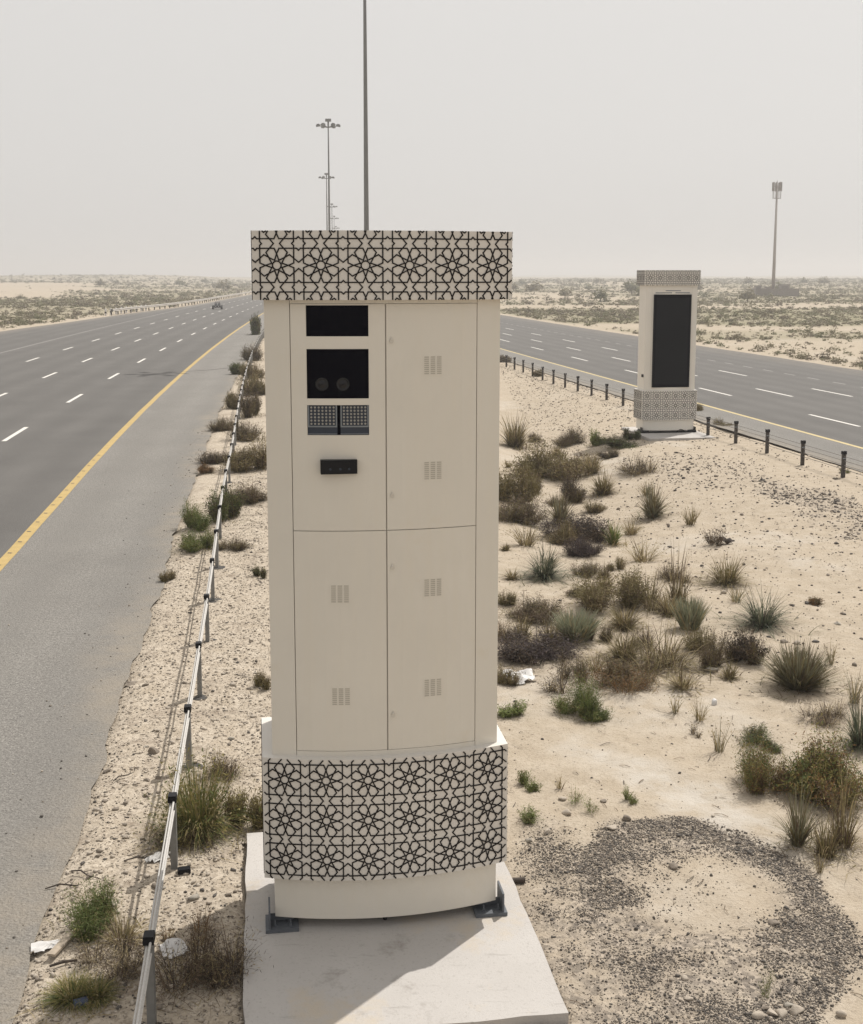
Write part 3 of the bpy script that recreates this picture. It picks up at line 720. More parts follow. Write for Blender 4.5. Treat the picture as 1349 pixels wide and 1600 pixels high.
# ---------------------------------------------------------------- telecom tower
tx, ty = 88.6, 318.0; tz = gz(tx, ty)
t = empty('telecom_tower', (tx, ty, tz), label='tall pale tapering mobile phone mast with a cluster of panel antennas', cat='telecom tower'); 
b = MB(); b.tube([(0, 0, 0), (0, 0, 10), (0, 0, 28.4)], [.46, .38, .22], 14); b.build('mast', M_tower, t, smooth=True)
for zz, rr in ((25.0, .9), (28.0, .9)):
    b = MB(); b.tube([(rr * math.cos(2 * math.pi * k / 18), rr * math.sin(2 * math.pi * k / 18), zz) for k in range(19)], .06, 6)
    for k in range(6): b.tube([(0, 0, zz), (rr * math.cos(k * math.pi / 3), rr * math.sin(k * math.pi / 3), zz)], .05, 6)
    b.build('antenna_ring', M_tower, t)
for k in range(9):
    a = 2 * math.pi * k / 9 + .2; q = MB(); M = Matrix.Translation((1.1 * math.cos(a), 1.1 * math.sin(a), 0)) @ Matrix.Rotation(a, 4, 'Z')
    q.box(-.04, .16, -.17, .17, 26.8, 29.0, 0, M); q.tube([(1.02 * math.cos(a), 1.02 * math.sin(a), 24.9), (1.02 * math.cos(a), 1.02 * math.sin(a), 29.3 if k % 3 == 0 else 28.9)], .045, 6); q.build('antenna', M_fence, t)
b = MB(); b.tube([(0, 0, 28.3), (0, 0, 29.6)], .04, 6); b.build('lightning_rod', M_tower, t)
f = empty('compound_fence', (tx, ty, tz), label='grey mesh fence round the foot of the phone mast', cat='fence')
b = MB()
for s in (-1, 1):
    b.box(-5.5, 5.5, s * 4 - .03, s * 4 + .03, .1, 2.0); b.box(s * 5.5 - .03, s * 5.5 + .03, -4, 4, .1, 2.0)
b.build('fence_panel', M_fence, f)
for sx in (-5.5, -2.75, 0, 2.75, 5.5):
    q = MB(); q.tube([(sx, -4.08, 0), (sx, -4.08, 2.3)], .07, 6); q.build('fence_post', M_fence, f)
for x0, w, h, l in ((-4.4, 1.6, 2.7, 'grey equipment cabinet at the end of the mast compound'), (-1.8, 1.3, 2.4, 'grey equipment cabinet beside the foot of the phone mast'), (2.4, 2.4, 3.0, 'larger grey equipment hut behind the mast fence')):
    c = empty('equipment_cabinet', (tx + x0, ty - 1.5, tz), label=l, cat='cabinet', group='cabinets at the phone mast')
    b = MB(); b.box(-w / 2, w / 2, -.6, .6, .15, h); b.build('housing', M_tower, c)
    b = MB(); b.box(-w / 2 - .1, w / 2 + .1, -.7, .7, h, h + .12); b.build('roof', M_fence, c)
    b = MB(); b.box(-w * .35, w * .35, -.64, -.6, .3, h - .3); b.build('door', M_fence, c)

# ---------------------------------------------------------------- guard rail along the far side of the near carriageway
gr = empty('guard_rail', (0, 0, 0), label='pale steel guard rail following the outer edge of the near carriageway', cat='guard rail')
ysr = np.concatenate([np.arange(176, 352, 4.0), np.arange(352, 640, 12)])
b = MB(); pts = [(float(yellow_l(y) + edge_off(y)) - .6, float(y)) for y in ysr]
prof = [(.0, .50), (.06, .55), (.0, .62), (.0, .68), (.06, .75), (.0, .86), (-.10, .86), (-.10, .50)]
n = len(prof)
vs = [(x + dx, y, z) for x, y in pts for dx, z in prof]
b.add(vs, [(i * n + k, i * n + (k + 1) % n, (i + 1) * n + (k + 1) % n, (i + 1) * n + k) for i in range(len(pts) - 1) for k in range(n)])
b.build('rail', M_rail, gr)
pm = None
for x, y in pts:
    if pm is None:
        q = MB(); q.box(-.08, .08, -.06, .06, -.1, .86); pm = q.mesh('post', M_darkpost)
    link('post', pm, gr, (x - .2, y, 0))
wp = None
for k in range(9):
    y = 174.5 + k * 3.2; x = float(yellow_l(y) + edge_off(y)) - 1.3
    if wp is None:
        q = MB(); q.tube([(0, 0, -.1), (0, 0, .82)], .14, 8); q.tube([(0, 0, .82), (0, 0, 1.0)], [.14, .05], 8); q.tube([(0, 0, .35), (0, 0, .55)], .146, 8, 1); wp = q.mesh('white_bollard', [M_white, M_black])
    link('white_bollard', wp, None, (x, y, gz(x, y)), label=['white bollard at the very end of the guard rail', 'white bollard in the short row at the guard rail end'][min(k, 1)], cat='bollard', group='white bollards at the end of the guard rail')

# ---------------------------------------------------------------- far vehicle: an open buggy
cx, cy = -36.3, 207.5
v = empty('dune_buggy', (cx, cy, .0), math.radians(8), label='small dark open buggy driving on the near carriageway', cat='buggy')
b = MB(); b.prism([(-.42, -1.3), (.42, -1.3), (.55, -.3), (.55, 1.0), (-.55, 1.0), (-.55, -.3)], .28, .62); b.prism([(-.30, -1.55), (.30, -1.55), (.4, -1.2), (-.4, -1.2)], .35, .55); b.build('body', M_black, v)
for sx in (-.72, .72):
    for sy in (-.95, .85):
        b = MB(); b.tube([(sx - .14, sy, .33), (sx + .14, sy, .33)], .33, 16); w = b.build('wheel', M_black, v)
        b = MB(); b.tube([(sx - .15, sy, .33), (sx + .15, sy, .33)], .15, 10); b.build('rim', M_steel, w)
b = MB()
for sx in (-.45, .45): b.tube([(sx, -.5, .6), (sx * .85, -.1, 1.18), (sx * .85, .7, 1.18), (sx, 1.0, .6)], .035, 6)
b.tube([(-.38, -.1, 1.18), (.38, -.1, 1.18)], .035, 6); b.tube([(-.38, .7, 1.18), (.38, .7, 1.18)], .035, 6); b.build('roll_cage', M_darkpost, v)
for sx in (-.25, .25):
    b = MB(); b.box(sx - .19, sx + .19, .25, .75, .55, .68); b.box(sx - .19, sx + .19, .68, .78, .68, 1.0); b.build('seat', M_bracket, v)
    b = MB(); b.tube([(sx * .9, -1.56, .5), (sx * .9, -1.6, .5)], .07, 10); b.build('headlight', M_white, v)

# ---------------------------------------------------------------- stones and litter
def ico():
    t = (1 + 5 ** .5) / 2
    V = np.array([(-1, t, 0), (1, t, 0), (-1, -t, 0), (1, -t, 0), (0, -1, t), (0, 1, t), (0, -1, -t), (0, 1, -t), (t, 0, -1), (t, 0, 1), (-t, 0, -1), (-t, 0, 1)], float)
    V /= np.linalg.norm(V[0])
    Fc = np.array([(0, 11, 5), (0, 5, 1), (0, 1, 7), (0, 7, 10), (0, 10, 11), (1, 5, 9), (5, 11, 4), (11, 10, 2), (10, 7, 6), (7, 1, 8), (3, 9, 4), (3, 4, 2), (3, 2, 6), (3, 6, 8), (3, 8, 9), (4, 9, 5), (2, 4, 11), (6, 2, 10), (8, 6, 7), (9, 8, 1)])
    return V, Fc
IV, IF = ico()
def subdiv(V, Fc):
    V = [tuple(v) for v in V]; cache = {}; out_ = []
    def mid(a, b):
        k = (min(a, b), max(a, b))
        if k not in cache:
            m = (np.array(V[a]) + np.array(V[b])) / 2; V.append(tuple(m / np.linalg.norm(m))); cache[k] = len(V) - 1
        return cache[k]
    for a, b_, c in Fc:
        x, y, z = mid(a, b_), mid(b_, c), mid(c, a); out_ += [(a, x, z), (b_, y, x), (c, z, y), (x, y, z)]
    return np.array(V), np.array(out_)
IV2, IF2 = subdiv(IV, IF); IV3, IF3 = subdiv(IV2, IF2)
def scatter(name, P, size, flat, mats, mprob, label, sink=.25):
    n = len(P)
    if n == 0: return
    V = np.repeat(IV[None], n, 0) * (1 + rng.uniform(-.45, .40, (n, 12, 1)))
    sc = np.stack([size * rng.uniform(.8, 1.35, n), size * rng.uniform(.6, 1.05, n), size * flat * rng.uniform(.7, 1.2, n)], -1)
    V = V * sc[:, None, :]; a = rng.uniform(0, 6.283, n); c, s = np.cos(a)[:, None], np.sin(a)[:, None]
    X = V[..., 0] * c - V[..., 1] * s; Y = V[..., 0] * s + V[..., 1] * c
    Z = V[..., 2] + (zf(P[:, 0], P[:, 1]) + sc[:, 2] * (1 - 2 * sink))[:, None]
    V = np.stack([X + P[:, 0][:, None], Y + P[:, 1][:, None], Z], -1).reshape(-1, 3)
    Fc = (IF[None] + (np.arange(n) * 12)[:, None, None]).reshape(-1, 3)
    mi = np.repeat(rng.choice(len(mats), n, p=mprob), 20)
    link(name, fast_mesh(name, V, Fc, mats, mi), kind='stuff', label=label)
def cand(n, x0, x1, y0, y1): return np.stack([rng.uniform(x0, x1, n), rng.uniform(y0, y1, n)], -1)
def ok(P): return (in_pad(P[:, 0], P[:, 1]) < -.02)
P = cand(240000, .3, 4.2, 7.9, 12.8); k = (rng.random(len(P)) < gravel_mask(P[:, 0], P[:, 1]) ** 1.1 * (.10 + .90 * np.maximum(sstep(-.20, .30, fbm(P[:, 0], P[:, 1], .75, 131)), .9 * sstep(.62, .82, np.hypot((P[:, 0] - 2.45) / 1.22, (P[:, 1] - 10.15) / 1.95)) * sstep(1.7, 2.3, P[:, 0])))) & ok(P); P = P[k]
scatter('gravel', P, np.clip(rng.lognormal(-5.3, .45, len(P)), .0025, .022), .7, [M_stoneC, M_stoneB, M_stoneA], [.54, .29, .17], 'dark crushed gravel in a ring round a bare sandy patch')
P = cand(95000, -5.5, -.9, 8.0, 34); P[:, 1] = 8 + (P[:, 1] - 8) ** 1.25 / 26 ** .25; k = (rng.random(len(P)) < rubble_mask(P[:, 0], P[:, 1])) & ok(P); P = P[k]
scatter('rubble', P, np.clip(rng.lognormal(-5.15, .62, len(P)), .003, .032), .6, [M_stoneA, M_stoneB, M_stoneC], [.72, .18, .10], 'pale rubble and pebbles on the strip under the cable barrier')
P = cand(900, -5.5, -.9, 8.0, 30); k = (rng.random(len(P)) < rubble_mask(P[:, 0], P[:, 1]) * (.15 + .85 * sstep(-.1, .3, fbm(P[:, 0], P[:, 1], 1.1, 141)))) & ok(P); P = P[k]
scatter('clods', P, np.clip(rng.lognormal(-3.75, .4, len(P)), .012, .06), .5, [M_stoneA, M_stoneB, M_stoneD], [.6, .25, .15], 'broken clods and stone chips along the asphalt edge')
P = cand(44000, 4.5, 13.0, 17, 45); k = rng.random(len(P)) < .9 * gravel_mask(P[:, 0], P[:, 1]) + .05; P = P[k]; P = P[ok(P) & (in_road(P[:, 0], P[:, 1]) < -.1)]
scatter('gravel_streak', P, np.clip(rng.lognormal(-3.9, .42, len(P)), .010, .055), .6, [M_stoneC, M_stoneB, M_stoneA], [.5, .35, .15], 'dark gravel strewn down the bank under the dark posts')
P = cand(34000, -1.5, 11, 8, 34); P = P[ok(P) & (in_road(P[:, 0], P[:, 1]) < -.1)]; k = rng.random(len(P)) < .35 + .65 * (fbm(P[:, 0], P[:, 1], 2.2, 88) > .1); P = P[k]
scatter('pebbles', P, np.clip(rng.lognormal(-5.35, .6, len(P)), .003, .03), .6, [M_stoneA, M_stoneB, M_stoneC], [.34, .34, .32], 'loose pebbles scattered over the sand')
P = cand(16000, 4, 13, 42, 78); k = (rng.random(len(P)) < .5); P = P[k]; P = P[ok(P) & (in_road(P[:, 0], P[:, 1]) < -.1) & (P[:, 0] > yellow_r(P[:, 1]) - 11)]
scatter('bank_pebbles', P, np.clip(rng.lognormal(-3.95, .45, len(P)), .010, .05), .6, [M_stoneB, M_stoneA, M_stoneC], [.5, .3, .2], 'brown pebbles on the bank beyond the screen kiosk')
P = cand(2600, -9, -2.5, 8, 45); d = P[:, 0] - yellow_l(P[:, 1]); k = (d > .8) & (d < 3.1) & (rng.random(len(P)) < .06 + .9 * sstep(2.1, 3.0, d)); P = P[k]
V0 = zf
def zf_road(x, y): return np.full(np.shape(x), .005)
zf_keep = zf; zf = zf_road
scatter('road_grit', P, np.clip(rng.lognormal(-4.5, .4, len(P)), .004, .025), .6, [M_stoneC, M_stoneB, M_stoneA], [.4, .3, .3], 'grit lying on the hard shoulder')
zf = zf_keep

# dry twig litter on the sand
P = cand(2600, -5, 9.5, 8, 30); P = P[ok(P) & (in_road(P[:, 0], P[:, 1]) < -.15)]; P = P[rng.random(len(P)) < .25 + .75 * (fbm(P[:, 0], P[:, 1], 1.8, 99) > .05)]
nt_ = len(P); L_ = rng.uniform(.03, .16, nt_); a_ = rng.uniform(0, 6.283, nt_); w_ = rng.uniform(.0025, .005, nt_); V = []
for t_ in (-.5, 0, .5):
    bx = P[:, 0] + np.cos(a_) * L_ * t_ + (t_ == 0) * rng.normal(0, .012, nt_); by = P[:, 1] + np.sin(a_) * L_ * t_; bz = zf(bx, by) + .008 + (t_ == 0) * .012
    for sg in (-1, 1): V.append(np.stack([bx - np.sin(a_) * w_ * sg, by + np.cos(a_) * w_ * sg, bz + sg * .001], -1))
V = np.stack(V, 1); id_ = np.arange(nt_ * 6).reshape(nt_, 6); Fc = np.concatenate([id_[:, [0, 2, 3, 1]], id_[:, [2, 4, 5, 3]]])
link('twig_litter', fast_mesh('twig_litter', V.reshape(-1, 3), Fc, [M_stick, V_brown], rng.integers(0, 2, 2 * nt_)), kind='stuff', label='dry twig litter strewn over the sand')

SHRUBS = [
(3.02,43.48,1.82,1.13,'tussock_olive','olive grass clump on the slope behind the camera kiosk, highest up the median'),
(4.99,43.60,1.36,0.51,'shrub_brown','brown rounded shrub uphill next to a bright green bush'),
(5.83,42.43,0.81,0.47,'leafy_bright','small bright green bush near the shadow of the screen kiosk'),
(6.33,40.99,1.23,0.34,'leafy_dark','dark green low bush lying in the shadow of the screen kiosk'),
(5.79,39.19,0.81,0.23,'shrub_dark','small dark shrub at the tip of the screen kiosk shadow'),
(7.07,42.86,0.65,0.36,'leafy_dark','dark bush touching the concrete pad of the screen kiosk'),
(3.43,36.66,2.35,0.90,'shrub_olive','broad brown olive bush in the upper middle of the scrub belt'),
(6.12,35.50,1.46,0.45,'dry_brown','dry brown twiggy bush alone on the sand below the screen kiosk'),
(2.23,31.72,1.29,0.86,'shrub_olive','tall olive bush half hidden behind the camera kiosk'),
(2.16,28.61,1.56,0.59,'shrub_brown','brown olive bush beside the camera kiosk, below the tall olive one'),
(3.94,32.65,0.81,0.61,'shrub_dark','narrow dark brown upright shrub among olive grasses'),
(4.75,33.24,1.09,0.57,'tussock_olive','thin olive grass tuft just beside a narrow dark shrub'),
(4.90,36.67,1.00,0.60,'tussock_straw','straw coloured grass tuft in the upper scrub belt'),
(3.14,29.06,1.04,0.73,'tussock_grey','grey green grass tussock above the purple brown bush'),
(5.77,32.18,0.67,0.47,'sparse_grey','sparse grey tuft above a dark based tussock'),
(5.42,29.28,1.09,0.79,'tussock_grey','grey green tussock with dark base standing alone on bare sand'),
(6.05,27.87,0.62,0.55,'sparse_straw','thin yellowish tuft of grass alone on bare sand'),
(3.33,26.85,1.62,0.51,'shrub_purple','dark purple brown bush in the middle of the scrub'),
(3.06,24.65,0.94,0.34,'shrub_purple','small dark purple brown bush at the foot of the larger one'),
(2.03,25.53,1.12,0.61,'sparse_straw','sparse straw grass near the camera kiosk edge'),
(3.99,26.17,0.58,0.57,'tussock_green','fresh green grass tuft against the purple brown bush'),
(4.29,24.08,1.20,0.55,'sparse_straw','wide sparse straw tussock above the largest brown bush'),
(2.11,22.30,1.41,0.56,'tussock_dark','dark blue green tussock with drooping blades'),
(6.01,25.19,0.64,0.49,'sparse_brown','sparse brown twigs next to a dark rag on the sand'),
(3.06,22.62,0.79,0.27,'shrub_brown','small brown shrub between blue green tussock and largest bush'),
(3.09,20.31,1.41,0.59,'shrub_olive','largest brown olive bush, its thicker half'),
(3.87,20.39,1.35,0.73,'tussock_brown','brown grassy bush merged into the largest olive bush'),
(5.44,21.86,1.17,0.47,'tussock_olive','flat olive tussock alone on bare sand beyond the spiky one'),
(1.71,19.64,1.12,0.29,'shrub_brown','low dark brown shrub on pale sand near the camera kiosk'),
(1.32,20.26,0.42,0.21,'shrub_olive','small olive shrub peeking out beside the camera kiosk'),
(2.24,18.28,0.80,0.44,'feather','pale green feathery ball of fine stems beside a dark low shrub'),
(4.15,18.96,0.57,0.51,'feather','pale green feathery tuft standing behind the drooping tussock'),
(3.10,18.98,0.96,0.37,'tussock_olive','loose olive grass in front of the largest bush'),
(5.30,20.57,0.59,0.40,'sparse_grey','faint grey grass wisps behind the dark spiky tussock'),
(5.34,19.06,1.47,0.53,'tussock_dark','dark green spiky tussock spreading wide on bare sand'),
(1.46,17.40,1.31,0.34,'shrub_purple','low dark purple shrub beside the camera kiosk and white rag'),
(3.34,16.98,1.79,0.48,'tussock_brown','large grey brown drooping tussock in the centre of the sand'),
(2.83,17.28,0.86,0.40,'tussock_olive','olive tussock on the flank of the large drooping one'),
(4.02,16.89,0.63,0.39,'shrub_brown','brown shrub at the side of the large drooping tussock'),
(4.59,17.33,0.70,0.38,'shrub_dark','dark brown green shrub beside grey concrete rubble'),
(2.70,16.13,1.06,0.28,'rust','rust orange low dry shrub in front of the large tussock'),
(5.02,16.01,1.08,0.58,'ball','grey rounded twiggy ball shaped bush on pale sand'),
(1.67,15.90,0.70,0.46,'sparse_brown','sparse brown twiggy shrub in front of the white rag'),
(1.91,15.11,0.67,0.40,'leafy_green','green upright twiggy shrub on bare sand'),
(2.12,14.82,0.59,0.27,'leafy_green','lower green shrub growing against the upright one'),
(1.07,16.21,0.41,0.22,'shrub_olive','small dark olive shrub with white rag behind it'),
(1.05,14.94,0.39,0.17,'leafy_bright','small light green plant near the lower corner of the kiosk doors'),
(3.13,15.01,0.31,0.30,'sparse_grey','thin grey grass sprig near a white stone'),
(3.39,14.74,0.37,0.35,'sparse_straw','pale thin grass tuft behind a brown sprig'),
(3.20,14.24,0.25,0.20,'sparse_brown','tiny brown sprig in front of pale thin grass'),
(3.40,13.75,0.31,0.50,'sparse_grey','tall thin single sprig on bare sand'),
(3.91,14.09,0.44,0.18,'leafy_dark','small dark green brown plant above the big mixed bush'),
(4.06,13.84,0.29,0.12,'leafy_dark','tiny plant beside the small dark one above the big mixed bush'),
(5.03,14.83,0.73,0.19,'dry_brown','dark dry creeping shrub with curled twigs'),
(5.12,13.92,0.74,0.61,'tussock_dark','spiky green tussock cut by the edge of the picture'),
(3.76,12.80,0.77,0.44,'leafy_mixed','leafy green bush with rusty base, half of a big mixed bush'),
(4.22,12.56,0.93,0.49,'leafy_mixed','bigger leafy green bush with brown skirts and grass through it'),
(3.64,11.42,0.58,0.59,'tussock_grey','grey spiky tussock with long thin blades below the mixed bush'),
(3.99,11.26,0.83,0.59,'tussock_brown','dense olive brown tussock next to the grey spiky one'),
(1.07,12.83,0.39,0.15,'leafy_bright','pale green plant on stony sand beside the patterned base'),
(1.41,12.70,0.24,0.20,'sparse_straw','thin straw sprig on stony sand past the pale green plant'),
(1.59,12.20,0.42,0.20,'sparse_green','scattered green weed among the stones'),
(2.11,12.36,0.22,0.14,'leafy_bright','tiny bright green seedling on bare sand'),
(0.99,11.81,0.32,0.12,'leafy_bright','green weed at the rim of the dark gravel'),
(5.55,15.35,0.53,0.60,'sparse_grey','wispy grey grass at the edge of the picture above the spiky tussock'),
(5.77,16.97,0.30,0.47,'sparse_straw','wispy straw grass stems behind the ball shaped bush'),
(6.63,20.42,0.27,0.11,'rust','tiny yellow plant alone on stony sand'),
(2.64,8.92,0.25,0.24,'sparse_green','thin weed growing in the gravel ring'),
(3.69,10.87,0.17,0.28,'sparse_straw','thin straw sprig beyond the gravel ring'),
(11.21,50.95,0.77,0.34,'shrub_olive','small olive plant at the foot of a post beside the screen kiosk'),
(11.06,45.77,0.83,0.29,'shrub_olive','small olive weed between cable barrier posts past the screen kiosk'),
(11.79,34.25,0.30,0.21,'sparse_green','tiny weed at the foot of the last dark barrier post'),
(6.08,68.80,0.56,0.32,'shrub_olive','small weed among far dark barrier posts'),
(4.75,80.27,0.97,0.37,'shrub_brown','brown weed at the far end of the dark barrier posts'),
(-2.36,11.62,1.11,0.72,'grass_yellow','big yellow green grass bush hanging over the barrier cables'),
(-1.89,11.76,0.46,0.37,'leafy_olive','olive green bush against the side of the kiosk pad'),
(-2.34,13.04,0.58,0.23,'dry_brown','dry brown grass behind the big yellow green bush'),
(-2.45,11.41,0.69,0.18,'dry_brown','dead brown stalks under the big yellow green bush'),
(-2.89,9.87,0.68,0.32,'leafy_green','dark green dense bush by the asphalt edge'),
(-2.62,9.58,0.68,0.22,'tussock_straw','straw grass leaning out of the dark green bush'),
(-2.49,9.18,0.80,0.21,'dry_brown','brown dead twigs in front of the dark green bush'),
(-2.79,8.76,0.57,0.16,'grass_yellow','low yellow green weed beside a blue can'),
(-2.62,8.78,0.43,0.16,'grass_yellow','yellow green weed next to the dead twigs'),
(-2.05,9.62,0.54,0.19,'dry_rust','sparse reddish dry grass between barrier and pad'),
(-1.79,9.02,0.89,0.38,'dry_brown','heap of dark dead brushwood in the kiosk shadow'),
(-4.86,24.43,0.85,0.33,'leafy_green','low green bush at the asphalt edge, nearer of a green pair'),
(-5.24,26.57,0.78,0.49,'leafy_green','green bush at the asphalt edge, farther of a green pair'),
(-4.89,21.97,0.34,0.18,'shrub_olive','tiny tan weed on the stony edge of the asphalt'),
(-4.78,27.66,1.03,0.69,'leafy_dark','dark green bush right under the barrier cables'),
(-4.63,29.91,1.23,0.40,'shrub_brown','brown shrub spreading between barrier and kiosk'),
(-4.13,24.59,0.75,0.20,'shrub_brown','low brown creeping plant beyond the barrier cables'),
(-3.24,22.27,0.34,0.20,'leafy_dark','small dark plant touching the kiosk edge'),
(-2.33,16.01,0.30,0.19,'shrub_olive','small brown green plant halfway up the kiosk edge'),
(-5.40,34.87,1.48,0.79,'shrub_olive','olive bush behind the barrier, beside the kiosk lock rail'),
(-6.52,36.41,1.10,0.34,'shrub_dark','dark brown shrub on the asphalt side of the barrier'),
(-6.44,34.48,0.67,0.22,'rust','tan cushion plant at the asphalt edge'),
(-6.40,41.65,1.48,0.64,'shrub_brown','brown shrub under the cables level with the sensor box'),
(-7.61,44.20,1.09,0.39,'shrub_brown','brown weed on the asphalt side, level with the lamps'),
(-7.21,48.36,1.38,0.91,'shrub_dark','dark brown shrub by the kiosk, level with the lower window'),
(-8.44,51.39,0.91,0.59,'shrub_olive','olive weed at the asphalt edge among far barrier posts'),
(-8.49,57.70,1.49,0.81,'shrub_olive','olive shrub further along the barrier'),
(-9.92,67.08,1.55,0.83,'shrub_olive','olive shrub even further along the barrier'),
(-11.15,69.92,0.95,0.61,'leafy_dark','small dark bush at the asphalt edge by the lamp shadow'),
(-11.97,81.66,1.66,0.86,'shrub_brown','small brown shrub far along the barrier'),
(-16.87,117.52,1.60,1.63,'leafy_dark','dark green tall bush at the far bend of the yellow line'),
]
FILL = [(2.42, 37.73), (4.26, 40.97), (2.80, 33.71), (1.54, 24.78), (3.36, 32.16), (4.24, 31.01), (2.37, 23.67), (1.51, 22.23), (2.55, 20.90), (3.11, 21.25), (4.56, 22.20), (3.57, 23.21), (3.65, 21.75), (2.20, 18.78), (2.60, 18.32), (1.82, 18.08), (3.18, 17.98), (4.00, 17.70), (2.33, 16.70), (3.41, 15.95), (2.02, 16.42), (1.40, 18.28), (3.86, 45.29), (4.72, 37.60), (4.56, 27.33), (3.98, 19.80), (2.54, 16.25), (4.20, 16.50), (1.15, 18.27), (2.90, 26.22)]
STONES = [
(1.41,12.06,0.120,0.073,'pale stone on the rim of the gravel ring'),
(2.00,11.89,0.112,0.067,'brownish round stone beyond the gravel ring'),
(1.17,11.62,0.123,0.065,'tan stone near the pad on the gravel'),
(0.97,11.47,0.094,0.059,'small tan stone close to the concrete pad'),
(2.30,10.94,0.118,0.068,'brown stone on bare sand inside the gravel ring'),
(3.01,9.97,0.125,0.070,'brown stone on the far inside of the gravel ring'),
(3.12,11.26,0.075,0.038,'dark stone on the outer rim of the gravel ring'),
(1.40,12.39,0.101,0.052,'flat tan stone between weeds'),
(1.83,12.33,0.093,0.046,'dull stone next to a green weed'),
(1.83,11.71,0.152,0.044,'pale flat slab at the gravel rim'),
(5.42,18.09,0.135,0.075,'brown stone in a row behind the ball shaped bush'),
(5.60,18.06,0.125,0.075,'pale brown stone in a row behind the ball shaped bush'),
(5.91,18.11,0.115,0.050,'flat dark stone in a row behind the ball shaped bush'),
(5.05,17.76,0.102,0.049,'small stone beside the dark brown green shrub'),
(6.56,19.07,0.165,0.062,'flat grey stone on stony sand'),
(3.71,15.30,0.123,0.112,'white rounded stone on bare sand'),
(4.70,17.40,0.199,0.087,'grey concrete lump under the dark brown green shrub'),
(3.99,16.77,0.267,0.092,'grey broken concrete slab at the foot of the large tussock'),
(-3.30,13.74,0.176,0.102,'large brown stone between asphalt and barrier'),
(-3.70,13.23,0.117,0.069,'brown stone on the crumbling asphalt edge'),
(-3.18,12.93,0.099,0.049,'flat brown stone just before the barrier'),
(-3.06,12.99,0.091,0.067,'round brown stone at the yellow green bush'),
(-4.17,16.26,0.224,0.075,'broken brown asphalt lump at the road edge'),
(-3.09,12.50,0.089,0.053,'dull stone on rubble by the yellow green bush'),
(-3.34,12.16,0.087,0.041,'small flat stone in the rubble strip'),
(-3.06,11.50,0.097,0.050,'pale brown stone in the rubble strip'),
(2.50,8.60,0.122,0.071,'pale stone at the end of the stone heap'),
(2.61,8.62,0.123,0.076,'pale stone in the middle of the stone heap'),
(2.68,8.61,0.112,0.072,'tan stone in the stone heap'),
(2.57,8.69,0.090,0.054,'small stone on top of the stone heap'),
(2.81,8.68,0.147,0.090,'largest pale stone of the stone heap'),
(2.79,8.77,0.091,0.045,'small grey stone behind the stone heap'),
(3.13,8.61,0.102,0.068,'pale stone apart from the stone heap'),
(2.01,8.80,0.089,0.045,'tan stone in the gravel before the heap'),
]

def stone(i, x, y, w, h, lab):
    r = np.random.default_rng(i + 50); big = w > .16
    V, Fc = (IV3, IF3) if big else (IV2, IF2); V = V.copy()
    for k in range(11):
        d = r.normal(0, 1, 3); d /= np.linalg.norm(d); q = V @ d; t = r.uniform(.35, .80); V = V - np.maximum(q - t, 0)[:, None] * d
    V = V / .86
    nv = 1 + .10 * np.array([fbm(np.array(v[0] * 1.4 + i), np.array(v[1] * 1.4 + v[2] * 1.1), 1.0, i) for v in V])[:, None]
    V = V * nv * np.array([w / 2, w / 2 * r.uniform(.65, .95), max(h / 2, .02)])
    m = M_stoneD if ('grey' in lab or 'concrete' in lab) else M_white if 'white' in lab else M_stoneA if ('pale' in lab or 'tan' in lab) else M_stoneC if 'dark' in lab else M_stoneB
    o = link('stone', fast_mesh('stone', V, Fc, m), None, (x, y, gz(x, y) + h * .22), r.uniform(0, 6.28), label=lab, cat='stone', group='single stones lying on the sand')
for i, s in enumerate(STONES): stone(i, *s)

def sheet(name, x, y, w, l, mat, label, cat, seed, amp=.05, rz=0., z=0.):
    n = 12; u = np.linspace(-.5, .5, n); U, Vv = np.meshgrid(u, u)
    rad = .36 + .16 * fbm(np.cos(np.arctan2(Vv, U)) * 2, np.sin(np.arctan2(Vv, U)) * 2, 1.0, seed)
    X = U * w; Y = Vv * l; Z = amp * (.7 + fbm(U * 4, Vv * 4, 1.0, seed + 4)) * np.exp(-3 * (U ** 2 + Vv ** 2)) + z
    idn = np.arange(n * n).reshape(n, n); Fc = np.stack([idn[:-1, :-1], idn[:-1, 1:], idn[1:, 1:], idn[1:, :-1]], -1).reshape(-1, 4)
    keep = [np.mean(np.hypot(U.ravel()[q], Vv.ravel()[q])) < np.mean(rad.ravel()[q]) + .06 for q in Fc]
    V1 = np.stack([X, Y, Z], -1).reshape(-1, 3); V2 = V1 - np.array([0, 0, .004]); Fk = Fc[np.array(keep)]
    V = np.concatenate([V1, V2]); Fa = np.concatenate([Fk, Fk[:, ::-1] + n * n])
    link(name, fast_mesh(name, V, Fa, mat, smooth=True), None, (x, y, gz(x, y) + .012), rz, label=label, cat=cat)
sheet('plastic_rag', 1.22, 16.35, .66, .40, M_white, 'crumpled white plastic rag lying beside the camera kiosk', 'rag', 3, .16, .2)
sheet('paper_scrap', -3.24, 9.54, .30, .20, M_white, 'torn white paper scrap on the edge of the asphalt', 'litter', 5, .04, .3)
sheet('plastic_bag', -2.14, 9.40, .24, .34, M_white, 'white plastic bag snagged at the nearest barrier post', 'plastic bag', 9, .09, .5)
sheet('dark_rag', 6.25, 25.3, .42, .25, M_stick, 'dark rag crumpled on the sand beside sparse brown twigs', 'rag', 12, .16, .1)
sheet('cloth_scrap', -2.62, 11.05, .30, .18, M_cable, 'grey scrap of cloth under the yellow green bush', 'litter', 15, .05, .7)
